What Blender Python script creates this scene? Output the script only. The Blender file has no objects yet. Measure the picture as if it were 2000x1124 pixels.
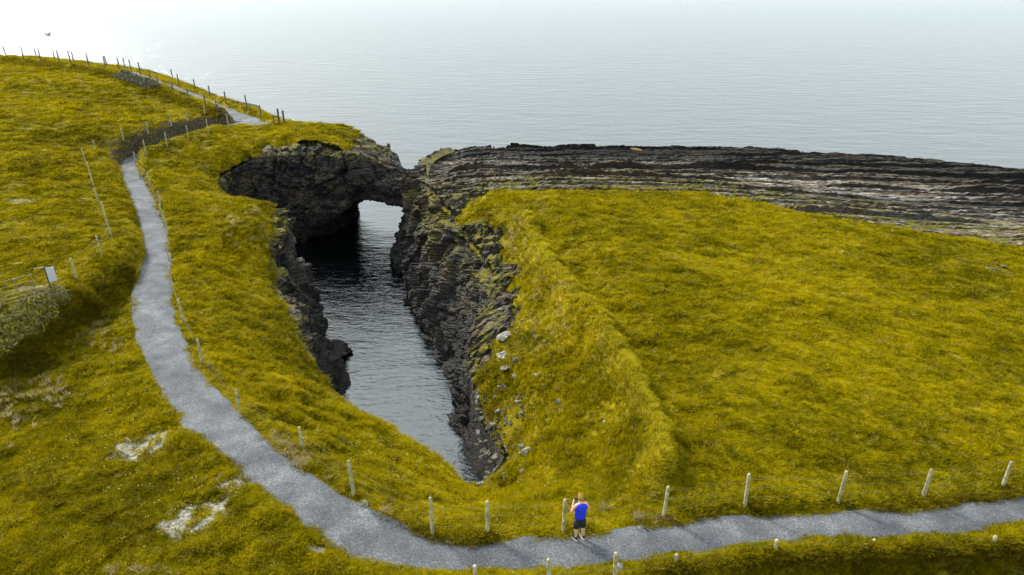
import bpy, math, random
import numpy as np
from mathutils import Vector, Matrix

random.seed(7); rng = np.random.default_rng(11)
scene = bpy.context.scene
R = math.radians

# ------------------------------------------------------------------ camera
F = 1333.0; CX, CY = 1000.0, 562.0; PITCH = R(24.4); CAMZ = 15.0
cam_d = bpy.data.cameras.new('camera'); cam = bpy.data.objects.new('camera', cam_d)
scene.collection.objects.link(cam); scene.camera = cam
cam.location = (0, 0, CAMZ); cam.rotation_euler = (R(90) - PITCH, 0, 0)
cam_d.sensor_width = 36; cam_d.lens = 36 * F / 2000; cam_d.clip_start = 0.1; cam_d.clip_end = 20000

# ------------------------------------------------------------------ world + sun
SUN_EL = R(33); SUN_AZ = R(-47)       # azimuth measured from +Y towards +X
w = bpy.data.worlds.new("World"); scene.world = w; w.use_nodes = True
nt = w.node_tree; bg = nt.nodes['Background']
sky = nt.nodes.new('ShaderNodeTexSky'); sky.sky_type = 'NISHITA'; sky.sun_disc = False
sky.sun_elevation = SUN_EL; sky.sun_rotation = SUN_AZ
sky.air_density = 1.0; sky.dust_density = 4.0; sky.ozone_density = 1.0; sky.altitude = 10
hsv = nt.nodes.new('ShaderNodeHueSaturation'); hsv.inputs['Saturation'].default_value = 0.45
nt.links.new(sky.outputs[0], hsv.inputs['Color']); 
cloud = nt.nodes.new('ShaderNodeMix'); cloud.data_type = 'RGBA'; cloud.inputs[0].default_value = .80      # bright thin overcast over the clear sky
cloud.inputs[7].default_value = (5.9, 6.75, 7.0, 1)
nt.links.new(hsv.outputs[0], cloud.inputs[6]); nt.links.new(cloud.outputs[2], bg.inputs[0])
bg.inputs[1].default_value = 0.094
sd = bpy.data.lights.new('sun', 'SUN'); sd.energy = 2.6; sd.angle = R(10); sd.color = (1, 0.96, 0.88)
sun = bpy.data.objects.new('sun', sd); scene.collection.objects.link(sun)
sdir = Vector((math.sin(SUN_AZ) * math.cos(SUN_EL), math.cos(SUN_AZ) * math.cos(SUN_EL), math.sin(SUN_EL)))
sun.rotation_euler = sdir.to_track_quat('Z', 'Y').to_euler(); sun.location = (-60, 60, 80)
scene.view_settings.view_transform = 'Standard'; scene.view_settings.look = 'None'
scene.view_settings.exposure = 1.2; scene.view_settings.gamma = 1.0
scene.render.engine = 'CYCLES'

SEA = -9.0

# ------------------------------------------------------------------ helpers
def un(px, py, z):
    """photo pixel + height -> world x, y, z (used to measure where things stand)"""
    t = math.tan(PITCH + math.atan((py - CY) / F)); H = CAMZ - z; D = H / t
    dep = D * math.cos(PITCH) + H * math.sin(PITCH)
    return ((px - CX) / F * dep, D, z)

def tag(o, label=None, cat=None, group=None, kind=None):
    if label: o['label'] = label
    if cat: o['category'] = cat
    if group: o['group'] = group
    if kind: o['kind'] = kind
    return o

def link(o): scene.collection.objects.link(o); return o

def mesh_obj(name, verts, faces, mat=None, parent=None, smooth=True):
    me = bpy.data.meshes.new(name)
    me.from_pydata([tuple(map(float, v)) for v in verts], [], [tuple(map(int, f)) for f in faces]); me.update()
    if smooth: me.polygons.foreach_set('use_smooth', [True] * len(me.polygons))
    o = bpy.data.objects.new(name, me)
    if mat: me.materials.append(mat)
    if parent: o.parent = parent
    return link(o)

def fast_mesh(name, co, quads, mats, smooth=True):
    me = bpy.data.meshes.new(name); n = len(co); m = len(quads); k = quads.shape[1]
    me.vertices.add(n); me.vertices.foreach_set('co', co.astype(np.float32).ravel())
    me.loops.add(m * k); me.loops.foreach_set('vertex_index', quads.astype(np.int32).ravel())
    me.polygons.add(m); me.polygons.foreach_set('loop_start', np.arange(0, m * k, k, dtype=np.int32))
    me.polygons.foreach_set('loop_total', np.full(m, k, dtype=np.int32))
    me.polygons.foreach_set('use_smooth', np.full(m, smooth, dtype=bool))
    me.update(calc_edges=True); me.validate()
    for mt in (mats if isinstance(mats, list) else [mats]): me.materials.append(mt)
    return link(bpy.data.objects.new(name, me))

def add_attr(o, name, vals):
    a = o.data.attributes.new(name, 'FLOAT', 'POINT'); a.data.foreach_set('value', np.asarray(vals, np.float32).ravel())

def empty(name, loc, rz=0):
    o = bpy.data.objects.new(name, None); o.location = loc; o.rotation_euler = (0, 0, rz); o.empty_display_size = 0.3
    return link(o)

# value noise
def _h(ix, iy, iz, s):
    n = (ix.astype(np.int64) * 374761393 + iy.astype(np.int64) * 668265263 + iz.astype(np.int64) * 2147483647 + s * 974634777) & 0xFFFFFFFF
    n = ((n ^ (n >> 13)) * 1274126177) & 0xFFFFFFFF
    n = ((n ^ (n >> 16)) * 2246822519) & 0xFFFFFFFF
    return ((n ^ (n >> 15)) & 0xFFFFFF) / float(0xFFFFFF)

def vn(x, y, z=None, s=0):
    x = np.asarray(x, float); y = np.asarray(y, float)
    if z is None: z = np.zeros_like(x)
    ix, iy, iz = np.floor(x), np.floor(y), np.floor(z); fx, fy, fz = x - ix, y - iy, z - iz
    fx, fy, fz = [f * f * f * (f * (f * 6 - 15) + 10) for f in (fx, fy, fz)]
    r = 0
    for a in (0, 1):
        for b in (0, 1):
            wxy = (fx if a else 1 - fx) * (fy if b else 1 - fy)
            for c in ((0, 1) if np.any(fz) else (0,)):
                r = r + wxy * (fz if c else 1 - fz) * _h(ix + a, iy + b, iz + c, s)
    return r

def fbm(x, y, z=None, s=0, o=4, g=0.5):
    r = 0; a = 1; t = 0; k = 1.0; c, d = math.cos(0.6), math.sin(0.6)
    x = np.asarray(x, float); y = np.asarray(y, float)
    for i in range(o):
        r = r + a * (vn(x * k, y * k, None if z is None else z * k, s + i * 7) - 0.5); t += a; a *= g; k *= 2.03
        x, y = x * c - y * d, x * d + y * c
    return r / t * 2

def worley(x, y, z, s=0):
    """F1, F2 distances and a constant random value for the cell"""
    ix, iy, iz = np.floor(x), np.floor(y), np.floor(z)
    f1 = np.full(x.shape, 9.0); f2 = np.full(x.shape, 9.0); cid = np.zeros(x.shape)
    for a in (-1, 0, 1):
        for b in (-1, 0, 1):
            for c in (-1, 0, 1):
                jx, jy, jz = ix + a, iy + b, iz + c
                px = jx + _h(jx, jy, jz, s + 1); py = jy + _h(jx, jy, jz, s + 2); pz = jz + _h(jx, jy, jz, s + 3)
                d = (px - x) ** 2 + (py - y) ** 2 + (pz - z) ** 2
                m = d < f1
                f2 = np.where(m, f1, np.minimum(f2, d)); cid = np.where(m, _h(jx, jy, jz, s + 4), cid); f1 = np.where(m, d, f1)
    return np.sqrt(f1), np.sqrt(f2), cid

def facet(x, y, z, s=0):
    """blocky relief: every cell is a plane with its own height and tilt; returns relief and crack distance"""
    ix, iy, iz = np.floor(x), np.floor(y), np.floor(z); f1 = np.full(x.shape, 9.0); f2 = np.full(x.shape, 9.0); val = np.zeros(x.shape)
    for a in (-1, 0, 1):
        for b in (-1, 0, 1):
            for c in (-1, 0, 1):
                jx, jy, jz = ix + a, iy + b, iz + c
                dx = x - jx - _h(jx, jy, jz, s + 1); dy = y - jy - _h(jx, jy, jz, s + 2); dz = z - jz - _h(jx, jy, jz, s + 3)
                d = dx * dx + dy * dy + dz * dz; m = d < f1
                v = _h(jx, jy, jz, s + 4) - .5 + dx * (_h(jx, jy, jz, s + 5) - .5) * 1.3 + dy * (_h(jx, jy, jz, s + 6) - .5) * 1.3 + dz * (_h(jx, jy, jz, s + 7) - .35) * 1.3
                f2 = np.where(m, f1, np.minimum(f2, d)); val = np.where(m, v, val); f1 = np.where(m, d, f1)
    return val, np.sqrt(f2) - np.sqrt(f1)

def sst(a, b, x):
    t = np.clip((x - a) / (b - a), 0, 1); return t * t * (3 - 2 * t)

def seg_dist(X, Y, P, closed=False):
    """distance to polyline and parameter index of the nearest place"""
    P = np.asarray(P, float); n = len(P); best = np.full(X.shape, 1e9); par = np.zeros(X.shape); side = np.zeros(X.shape)
    for i in range(n if closed else n - 1):
        a = P[i][:2]; b = P[(i + 1) % n][:2]; d = b - a; L = d @ d + 1e-12
        t = np.clip(((X - a[0]) * d[0] + (Y - a[1]) * d[1]) / L, 0, 1)
        q = (X - a[0] - t * d[0]) ** 2 + (Y - a[1] - t * d[1]) ** 2
        m = q < best; best = np.where(m, q, best); par = np.where(m, i + t, par)
        side = np.where(m, np.sign(d[0] * (Y - a[1]) - d[1] * (X - a[0])), side)
    return np.sqrt(best), par, side

def inside(X, Y, P):
    P = np.asarray(P, float); r = np.zeros(X.shape, bool); n = len(P)
    for i in range(n):
        x1, y1 = P[i][:2]; x2, y2 = P[(i + 1) % n][:2]
        c = ((y1 > Y) != (y2 > Y))
        xi = (x2 - x1) * (Y - y1) / ((y2 - y1) if y2 != y1 else 1e-9) + x1
        r ^= c & (X < xi)
    return r

def sdist(X, Y, P):     # positive inside
    d, _, _ = seg_dist(X, Y, P, True); return np.where(inside(X, Y, P), d, -d)

def resample(P, step):
    P = np.asarray(P, float); L = np.concatenate([[0], np.cumsum(np.linalg.norm(np.diff(P[:, :2], axis=0), axis=1))])
    n = max(2, int(L[-1] / step)); s = np.linspace(0, L[-1], n)
    return np.stack([np.interp(s, L, P[:, k]) for k in range(P.shape[1])], 1)

def smooth_poly(P, it=2):
    P = np.asarray(P, float)
    for _ in range(it):
        Q = [P[0]]
        for a, b in zip(P[:-1], P[1:]): Q += [a * .75 + b * .25, a * .25 + b * .75]
        Q.append(P[-1]); P = np.array(Q)
    return P

# ------------------------------------------------------------------ base height of the land
CTRL_PX = [
 # right field
 (1960,952,0),(1800,975,0),(1640,985,0),(1454,994,0),(1296,1012,0),(1500,900,0),(1800,850,-.1),(1400,700,-.3),(1700,600,-.6),(1950,650,-.7),
 (2000,560,-1.2),(1400,500,-.8),(1250,430,-.7),(1500,420,-1),(1997,484,-1.9),(1750,448,-1.4),(1150,390,-.6),(1400,381,-.9),(1000,385,-.9),(1600,800,-.1),
 # path near
 (1130,1052,0),(1100,1110,0),(953,1045,0),(846,1050,0),(2000,1000,.05),(1500,1030,0),(1700,1025,0),(1300,1050,0),(830,1090,0),
 (1500,1075,.12),(1250,1100,.1),(1800,1055,.12),(2000,1035,.12),
 # slope left of the old bank
 (1310,920,-.05),(1300,850,-.1),(1260,760,-.25),(1220,690,-.35),(1180,620,-.4),(1130,570,-.45),(1090,520,-.5),(1050,430,-.6),
 (1230,900,-.6),(1150,850,-1.5),(1100,750,-1.8),(1050,850,-2.8),(1000,930,-3.2),(1050,700,-2.0),(1000,650,-2.6),(1070,570,-1.2),(1150,700,-1.2),(1180,780,-1.0),
 (1130,960,-.9),(1050,985,-1.0),(1000,1000,-1.2),(1200,960,-.5),(1080,900,-2.1),
 (1012,580,-2),(965,640,-3),(955,700,-3.6),(945,800,-4.6),(985,880,-4.3),(965,955,-3.5),(1018,520,-1.8),(965,450,-1.5),(905,400,-1.4),(855,345,-1.5),(815,330,-1.7),
 # shelf
 (900,292,-3.0),(1200,287,-3.8),(1540,290,-4),(1800,303,-4.3),(1990,319,-4.8),(1000,340,-1.8),(1300,340,-2.4),(1600,370,-2.4),(1900,400,-2.9),(1900,350,-3.7),(1500,330,-3.0),(870,310,-2.4),
 # near left slope down to the inlet
 (930,965,-3.3),(880,905,-4.5),(830,855,-4.9),(750,812,-4.9),(670,782,-4.8),(600,660,-4),(540,595,-3.2),(490,530,-2.6),
 (760,900,-2.5),(700,845,-3),(600,760,-2.8),(593,890,-.4),(500,700,-2.2),(450,600,-1.9),(400,500,-1.2),(357,631,-.9),(396,714,-.9),(470,820,-.4),(692,972,.05),
 (860,990,-1.6),(780,960,-1.2),(560,700,-3.2),(640,820,-2.6),
 # knob above the left wall
 (545,400,-.7),(520,385,-.5),(450,368,-.5),(400,400,-.6),(480,430,-.9),(500,480,-1.8),(450,450,-1.1),(540,450,-1.6),(350,350,-.5),(330,450,-.8),(335,550,-.85),(520,520,-2.5),(585,500,-3),(610,545,-3.8),
 # north of it, bank with posts, bridge
 (370,335,-.5),(430,310,-.2),(440,275,.6),(500,255,.8),(560,250,1.2),(640,262,1.0),(700,290,.1),(620,280,.9),(520,285,.5),(350,310,.1),(640,244,1.5),(715,280,.0),(775,304,-1.1),(780,333,-1.4),
 (285,303,.35),(327,288,.6),(369,272,.75),(407,260,.85),(447,249,.95),
 (250,318,-.4),(300,292,-.15),(335,282,0),(375,270,.2),(430,254,.5),(470,240,.75),(510,240,.85),(450,222,1.0),(400,196,1.6),(370,183,1.9),(330,168,2.3),
 (210,298,.5),(250,285,.7),(300,266,1.0),(350,250,1.25),(400,232,1.6),(440,222,1.5),
 # left field
 (0,114,4.0),(100,124,3.75),(200,140,3.5),(260,152,3.2),(0,200,3.1),(150,200,2.9),(0,300,1.9),(0,400,1.0),(0,500,.5),(300,225,1.9),(200,300,.8),(150,400,.6),(150,480,.35),(210,455,.2),(100,530,.3),(0,560,.4),(250,400,-.2),(200,350,.3),
 (300,157,3.0),(480,207,1.6),(550,236,1.25),(420,190,2.0),
 # lower left
 (60,592,.5),(130,560,.4),(200,520,.2),(250,480,-.1),(0,640,.6),
 (0,840,-1.0),(60,765,-1.1),(150,695,-1.1),(220,625,-1.1),(262,560,-.95),
 (100,850,-.9),(0,1000,-.5),(300,1000,-.3),(0,1124,-.3),(300,850,-.7),(200,750,-1.0),(600,1110,-.1),(330,720,-.9),(280,600,-.95)]
CTRL_W = [(-60,8,.6),(-40,0,-.2),(0,2,-.2),(0,-10,-.2),(45,-5,-.3),(60,18,.1),(80,45,-2.0),(90,70,-4.5),(-90,50,2.2),(-160,90,4.5),(-160,20,3),(-150,140,3),(30,8,.1),(-20,8,-.3),
          (-60,112,2.4),(-95,124,3.0),(-33,86,.8),(-28,80,1.0)]
C = np.array([un(*c) for c in CTRL_PX] + [tuple(map(float, c)) for c in CTRL_W])
S = 30.0
def _phi(r2): return np.where(r2 > 0, 0.5 * r2 * np.log(r2 + 1e-12), 0)
def _fit(C, lam=0.0012):
    n = len(C); P = C[:, :2] / S; r2 = ((P[:, None] - P[None]) ** 2).sum(2)
    A = np.zeros((n + 3, n + 3)); A[:n, :n] = _phi(r2) + lam * np.eye(n); A[:n, n] = 1; A[:n, n + 1:] = P; A[n, :n] = 1; A[n + 1:, :n] = P.T
    return P, np.linalg.solve(A, np.concatenate([C[:, 2], [0, 0, 0]]))
TP, TW = _fit(C)
def base_h(X, Y):
    sh = X.shape; x = X.ravel() / S; y = Y.ravel() / S; r = TW[-3] + TW[-2] * x + TW[-1] * y
    for i in range(len(TP)): r = r + TW[i] * _phi((x - TP[i, 0]) ** 2 + (y - TP[i, 1]) ** 2)
    return np.clip(r.reshape(sh), -6.5, 7)

# ------------------------------------------------------------------ path
ST = [((228,325),(265,320),-.5),((245,355),(280,358),-.6),((262,400),(302,400),-.7),((278,450),(318,450),-.75),((288,500),(326,500),-.8),
 ((266,560),(329,560),-.85),((258,595),(332,600),-.9),((275,645),(342,645),-.9),((300,700),(362,700),-.85),((330,755),(398,768),-.7),((375,815),(450,825),-.5),
 ((440,882),(520,872),-.3),((500,945),(580,915),-.15),((590,1018),(650,965),-.05),((700,1098),(740,1008),0),((830,1115),(840,1060),0),((930,1113),(930,1066),0),
 ((1050,1111),(1040,1050),0),((1180,1097),(1170,1045),0),((1300,1082),(1300,1026),0),((1400,1062),(1420,1014),0),((1550,1052),(1540,1009),0),((1700,1049),(1690,1003),0),
 ((1850,1039),(1830,993),0),((1950,1024),(1920,984),0),((2000,1014),(2000,975),0),((2150,985),(2150,948),0),((2400,930),(2400,900),0)]
pl = []
for a, b, z in ST:
    A = un(*a, z); B = un(*b, z); pl.append(((A[0]+B[0])/2, (A[1]+B[1])/2, z, math.dist(A[:2], B[:2]) / 2))
up = [(330,168,2.3,.42),(370,183,1.9,.45),(400,196,1.6,.5),(432,209,1.25,.6),(462,225,.95,.95),(488,237,.8,1.5),(466,242,.7,1.2),(430,254,.5,.8),(375,270,.2,.85),(335,282,0,.85),(300,293,-.2,.85),(262,309,-.4,.85)]
# local width is measured across, so shrink the skewed near stations a little
pl = [(p[0], p[1], p[2], min(p[3], .84) if i < 10 else min(p[3], 1.0)) for i, p in enumerate(pl)]
pw = []
for px, py, z, hw in [(250,140,3.4,.42),(300,157,2.9,.42)] + up: a = un(px, py, z); pw.append((a[0], a[1], z, hw))
PATH = smooth_poly(np.array(pw + pl), 2)
spur = np.array([un(485,240,.8) + (1.3,), un(515,243,.85) + (1.0,), un(540,243,.9) + (.7,)])

# ------------------------------------------------------------------ outlines of rock, void, banks
# chasm wall: (foot x, y, rim x, y, rim z or None)
WALL = [(-17.3,75,-19,76,-3.2),(-17.4,70,-19.4,70,-3.2),(-18.5,67,-20,67.6,-2.6),(-21,65.4,-21.4,65.6,None),(-23.2,64.4,-23.2,64.8,None),(-25.4,63,-25.6,63.4,None),(-26,60.3,-26.6,60,None),(-24.5,57.4,-25.4,56.6,None),
 (-21.5,54.8,-23,53.4,None),(-17.4,52.2,-18.6,51.2,None),(-15.4,49.4,-17.9,48.5,None),(-13.9,45.8,-17.2,44.9,None),(-12.2,41.8,-15.5,40.6,None),(-10.8,39,-13.6,37.4,None),(-10.1,37,-12.6,35.6,None),
 (-10.2,34.6,-11.6,33.6,None),(-8.3,32.2,-9.5,30.8,None),(-6.2,30.8,-7.0,29.2,None),(-4.5,29.2,-5.1,27.4,None),(-3.2,28.0,-3.4,25.6,None),(-2.0,27.3,-2.0,23.2,None),(-1.2,27.3,-.9,23.6,None),
 (-1.2,28.2,-.2,25.4,None),(-2.3,29.8,-1.1,27.9,None),(-3.1,32,-2.1,31.5,None),(-3.9,35,-2.3,34.6,None),(-4.6,38.4,-1.1,37.6,None),(-5.5,42,-1.2,41.5,None),(-6.6,45.6,-2.6,45.8,None),(-7.9,50,-4.4,50.6,None),
 (-9.2,55,-6.6,56,None),(-10.3,60,-8.2,61,None),(-11.0,65,-9.0,65,None),(-11.2,70,-9.2,70,None),(-9.8,76,-8.3,76,None),(-8.5,81.5,-7.2,80,None)]
SHELF_EDGE = [(-8.5,81.5,-7.2,80,None),(-6,85.5,-5.2,83.0,None),(2,86,2,84.4,None),(15,86,15,84.3,None),(33,86,33,84.0,None),(35.5,84,35,81.6,None),(45,82.5,45,80.3,None),(57,78,57,76,None),(72,74,71,71,None),(95,70,94,66,None)]
NORTH = [(-175,160,-172,150,None),(-125,142,-122,133,None),(-88,130,-86,123,None),(-60,122,-57,114,None),(-45,108,-43,100,None),(-32,93,-30,85.5,None),(-25,84,-24,78.5,None),(-19.5,77.5,-20,74.2,None)]
VOID = [(p[2], p[3]) for p in WALL[3:34]]            # closes along the near top edge of the bridge
VOID = VOID[:-1] + [(-9.4,63.3),(-10.3,62.8),(-14,63.2),(-17.7,64.2)]
NSEA = [(p[2], p[3]) for p in NORTH] + [(-17.2,71.6),(-14.4,69.8),(-11.6,68.4),(-10.8,66),(-9.2,65.4),(-8.8,70),(-8.3,76)] + [(p[2], p[3]) for p in SHELF_EDGE] + [(100,200),(-175,200)]
GB = [(960,374,-.9),(1050,369,-.7),(1150,374,-.7),(1250,374,-.8),(1400,379,-.9),(1470,390,-1),(1530,405,-1.1),(1650,430,-1.3),(1800,457,-1.6),(1900,473,-1.8),(2000,485,-1.9)]
GB = [un(*g)[:2] for g in GB]
RB = [un(*g)[:2] for g in [(985,960,-3.5),(985,905,-4.0),(957,850,-4.4),(930,800,-4.6),(948,700,-3.5),(970,650,-2.9),(1014,590,-2.0),(1025,530,-1.8),(975,455,-1.5),(915,415,-1.3),(925,392,-1.1)]]
ROCK = RB + GB + [(95,40),(100,100),(-10.2,100),(-10,60),(-5,45),(-3,34),(-1.5,25)]
CREST = smooth_poly([un(c[0] - 20, c[1], c[2])[:2] for c in [(1040,412,-.5),(1056,440,-.5),(1075,480,-.45),(1092,525,-.45),(1132,572,-.4),(1182,625,-.35),(1222,690,-.3),(1262,762,-.2),(1300,850,-.1),(1313,915,0),(1306,950,0)]], 1)

OLDBANK = np.array([un(*c)[:2] for c in [(-60,116,4.0),(0,122,3.7),(100,131,3.5),(200,146,3.2),(262,162,2.8),(330,188,2.2),(390,212,1.7),(440,226,1.3)]])
def land(X, Y, detail=True):
    """height of the grassy land"""
    h = base_h(X, Y)
    # old earth bank
    d, p, sd_ = seg_dist(X, Y, CREST)
    fade = sst(0, 3, p) * sst(0, 2.5, len(CREST) - 1 - p)
    d2 = d * (1 + .35 * (sd_ > 0))
    h = h + (0.78 * np.exp(-(d2 / 0.7) ** 2) - .14 * np.exp(-((d - 2.1) / .8) ** 2)) * (.35 + .65 * fade) * (.8 + .5 * vn(X * .6, Y * .6, s=5))
    sb_ = np.array([un(*c)[:2] for c in [(262,330,-.3),(284,306,.2),(327,290,.5),(369,274,.65),(407,262,.75),(449,252,.85)]])
    d, p, _ = seg_dist(X, Y, sb_); h = h + .55 * np.exp(-(d / 1.0) ** 2) * sst(5, 4.2, p)
    lb = np.array([un(*c)[:2] for c in [(-150,690,.6),(0,640,.6),(60,594,.5),(130,562,.4),(200,522,.2),(250,482,-.1),(262,450,-.3)]])
    ob = OLDBANK; d, p, _ = seg_dist(X, Y, ob); h = h + .5 * np.exp(-(d / 1.1) ** 2) * sst(0, .5, p)
    d, p, sd_ = seg_dist(X, Y, lb); sg = d * sd_
    h = h + (.38 * np.exp(-(sg / 1.0) ** 2) - .55 * np.exp(-((sg + 1.9) / 1.1) ** 2)) * sst(6, 4.8, p)
    if detail:
        slope = sst(.02, .35, np.abs(base_h(X + .5, Y) - base_h(X - .5, Y)) + np.abs(base_h(X, Y + .5) - base_h(X, Y - .5)))
        n = 0.16 * fbm(X * .28, Y * .28, s=1, o=3) + (0.075 + .15 * slope + .06 * sst(-2, -8, X) * sst(34, 22, Y)) * fbm(X * 1.1, Y * 1.3, s=2, o=3) + (.045 + .05 * slope) * fbm(X * 3.2, Y * 3.6, s=3, o=2)
        # path corridor
        dp, pp, _ = seg_dist(X, Y, PATH)
        hw = np.interp(pp, np.arange(len(PATH)), PATH[:, 3]); pz = np.interp(pp, np.arange(len(PATH)), PATH[:, 2])
        ds, ps, _ = seg_dist(X, Y, spur); hs = np.interp(ps, [0, 1, 2], spur[:, 3]); zs = np.interp(ps, [0, 1, 2], spur[:, 2])
        use = (ds - hs) < (dp - hw); e = np.where(use, ds - hs, dp - hw); pz = np.where(use, zs, pz)
        e2 = e + .16 * fbm(X * 1.3, Y * 1.3, s=9, o=3)
        k = sst(-.05, .55, e2)
        far = sst(1.0, 0, np.abs(e - .55))
        h = (pz - .10) * (1 - k) + (h + n + .10 * far) * k
        # dark earth bank where the path is sunk on the far stretch
        # hedge bank below the path, nearest the camera
        hb = np.array([un(*c)[:2] for c in [(1130,1122,.1),(1250,1108,.1),(1400,1098,.1),(1500,1080,.1),(1600,1072,.1),(1750,1066,.1),(1900,1062,.1),(2000,1052,.1),(2300,1000,.1)]])
        db, pb, sb = seg_dist(X, Y, hb)
        side = np.where(sb < 0, db, -db)
        sc = sst(0.2, 1.6, pb)
        h = h - 1.15 * sst(.05, .9, side + .15 * fbm(X * 1.5, Y * 1.5, s=21, o=2)) * sc * sst(9, 3, side)
    return h

# ------------------------------------------------------------------ materials
def mat(name):
    m = bpy.data.materials.new(name); m.use_nodes = True
    return m, m.node_tree.nodes, m.node_tree.links, m.node_tree.nodes['Principled BSDF']

def noise(N, L, co, scale, detail=4, rough=.55, dist=0):
    n = N.new('ShaderNodeTexNoise'); n.inputs['Scale'].default_value = scale; n.inputs['Detail'].default_value = detail
    n.inputs['Roughness'].default_value = rough; n.inputs['Distortion'].default_value = dist
    if co is not None: L.new(co, n.inputs['Vector'])
    return n.outputs['Fac']

def ramp(N, L, fac, stops):
    r = N.new('ShaderNodeValToRGB'); e = r.color_ramp.elements
    while len(e) < len(stops): e.new(.5)
    for i, (p, c) in enumerate(stops): e[i].position = p; e[i].color = (*c, 1) if len(c) == 3 else c
    L.new(fac, r.inputs[0]); return r.outputs[0]

def mth(N, L, op, a, b=None, clamp=False):
    n = N.new('ShaderNodeMath'); n.operation = op; n.use_clamp = clamp
    for i, v in enumerate((a, b)):
        if v is None: continue
        if isinstance(v, (int, float)): n.inputs[i].default_value = v
        else: L.new(v, n.inputs[i])
    return n.outputs[0]

def mixc(N, L, f, a, b, blend='MIX'):
    n = N.new('ShaderNodeMix'); n.data_type = 'RGBA'; n.blend_type = blend
    for i, v in ((0, f), (6, a), (7, b)):
        if isinstance(v, (int, float)): n.inputs[i].default_value = v
        elif isinstance(v, tuple): n.inputs[i].default_value = (*v, 1)
        else: L.new(v, n.inputs[i])
    return n.outputs[2]

def mr(N, L, v, a, b, c=0, d=1):
    n = N.new('ShaderNodeMapRange'); n.inputs[1].default_value = a; n.inputs[2].default_value = b; n.inputs[3].default_value = c; n.inputs[4].default_value = d
    L.new(v, n.inputs[0]); return n.outputs[0]

def attr(N, name):
    a = N.new('ShaderNodeAttribute'); a.attribute_name = name; return a.outputs['Fac']

def bump(N, L, h, strength, dist, bsdf):
    b = N.new('ShaderNodeBump'); b.inputs['Strength'].default_value = strength; b.inputs['Distance'].default_value = dist
    L.new(h, b.inputs['Height']); L.new(b.outputs[0], bsdf.inputs['Normal'])

def flat(name, col, rough=.7, metal=0, var=.25, sc=6):
    m, N, L, B = mat(name); g = N.new('ShaderNodeNewGeometry')
    f = noise(N, L, g.outputs['Position'], sc, 5)
    c = mixc(N, L, mr(N, L, f, .3, .7), tuple(v * (1 - var) for v in col), tuple(min(1, v * (1 + var)) for v in col))
    L.new(c, B.inputs['Base Color']); B.inputs['Roughness'].default_value = rough; B.inputs['Metallic'].default_value = metal
    return m

def grass_color(N, L, co):
    big = noise(N, L, co, .09, 3, .5); mid = noise(N, L, co, .7, 4, .6, .4); fine = noise(N, L, co, 4.5, 3, .6)
    v = mth(N, L, 'ADD', mth(N, L, 'MULTIPLY', big, .30), mth(N, L, 'ADD', mth(N, L, 'MULTIPLY', mid, .36), mth(N, L, 'MULTIPLY', fine, .34)))
    c = ramp(N, L, v, [(.37, (.06, .056, .001)), (.45, (.19, .158, .002)), (.54, (.40, .315, .003)), (.65, (.58, .44, .005))])
    br = mr(N, L, noise(N, L, co, .33, 4, .6, .5), .62, .74)
    return mixc(N, L, mth(N, L, 'MULTIPLY', br, .35), c, (.21, .13, .045))

def make_grass_ground():
    m, N, L, B = mat('turf'); g = N.new('ShaderNodeNewGeometry'); co = g.outputs['Position']
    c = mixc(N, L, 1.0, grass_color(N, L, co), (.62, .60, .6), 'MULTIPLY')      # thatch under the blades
    stone = ramp(N, L, noise(N, L, co, 9, 5, .7), [(.38, (.09, .08, .03)), (.5, (.27, .25, .19)), (.62, (.43, .41, .36))])
    c = mixc(N, L, attr(N, 'bare'), c, stone)
    earth = ramp(N, L, noise(N, L, co, 5, 5, .7), [(.35, (.018, .014, .010)), (.55, (.06, .047, .032)), (.72, (.16, .13, .09))])
    c = mixc(N, L, attr(N, 'earth'), c, earth)
    L.new(c, B.inputs['Base Color']); B.inputs['Roughness'].default_value = .9; B.inputs['Specular IOR Level'].default_value = .15
    h = noise(N, L, co, 7, 6, .7); bump(N, L, h, .9, .12, B)
    return m

def make_blade(name, tint=None):
    m, N, L, B = mat(name); g = N.new('ShaderNodeNewGeometry'); co = g.outputs['Position']
    c = grass_color(N, L, co) if tint is None else None
    oi = N.new('ShaderNodeObjectInfo')
    if tint is None:
        ta = N.new('ShaderNodeAttribute'); ta.attribute_name = 'tone'; ta.attribute_type = 'INSTANCER'
        c = mixc(N, L, ta.outputs['Fac'], c, (.50, .41, .02))
        c = mixc(N, L, mr(N, L, oi.outputs['Random'], .3, 1, 0, .5), c, (.46, .37, .006))
        c = mixc(N, L, mr(N, L, oi.outputs['Random'], .38, 0, 0, .75), c, (.07, .072, .002))
        c = mixc(N, L, mr(N, L, oi.outputs['Random'], .95, 1, 0, .8), c, (.46, .38, .14))
    else: c = mixc(N, L, oi.outputs['Random'], tint, tuple(v * .55 for v in tint))
    L.new(c, B.inputs['Base Color']); B.inputs['Roughness'].default_value = 1; B.inputs['Specular IOR Level'].default_value = .02
    t = N.new('ShaderNodeBsdfTranslucent'); L.new(c, t.inputs['Color']); mx = N.new('ShaderNodeMixShader'); mx.inputs[0].default_value = .45
    L.new(B.outputs[0], mx.inputs[1]); L.new(t.outputs[0], mx.inputs[2]); L.new(mx.outputs[0], N['Material Output'].inputs[0])
    return m

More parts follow.
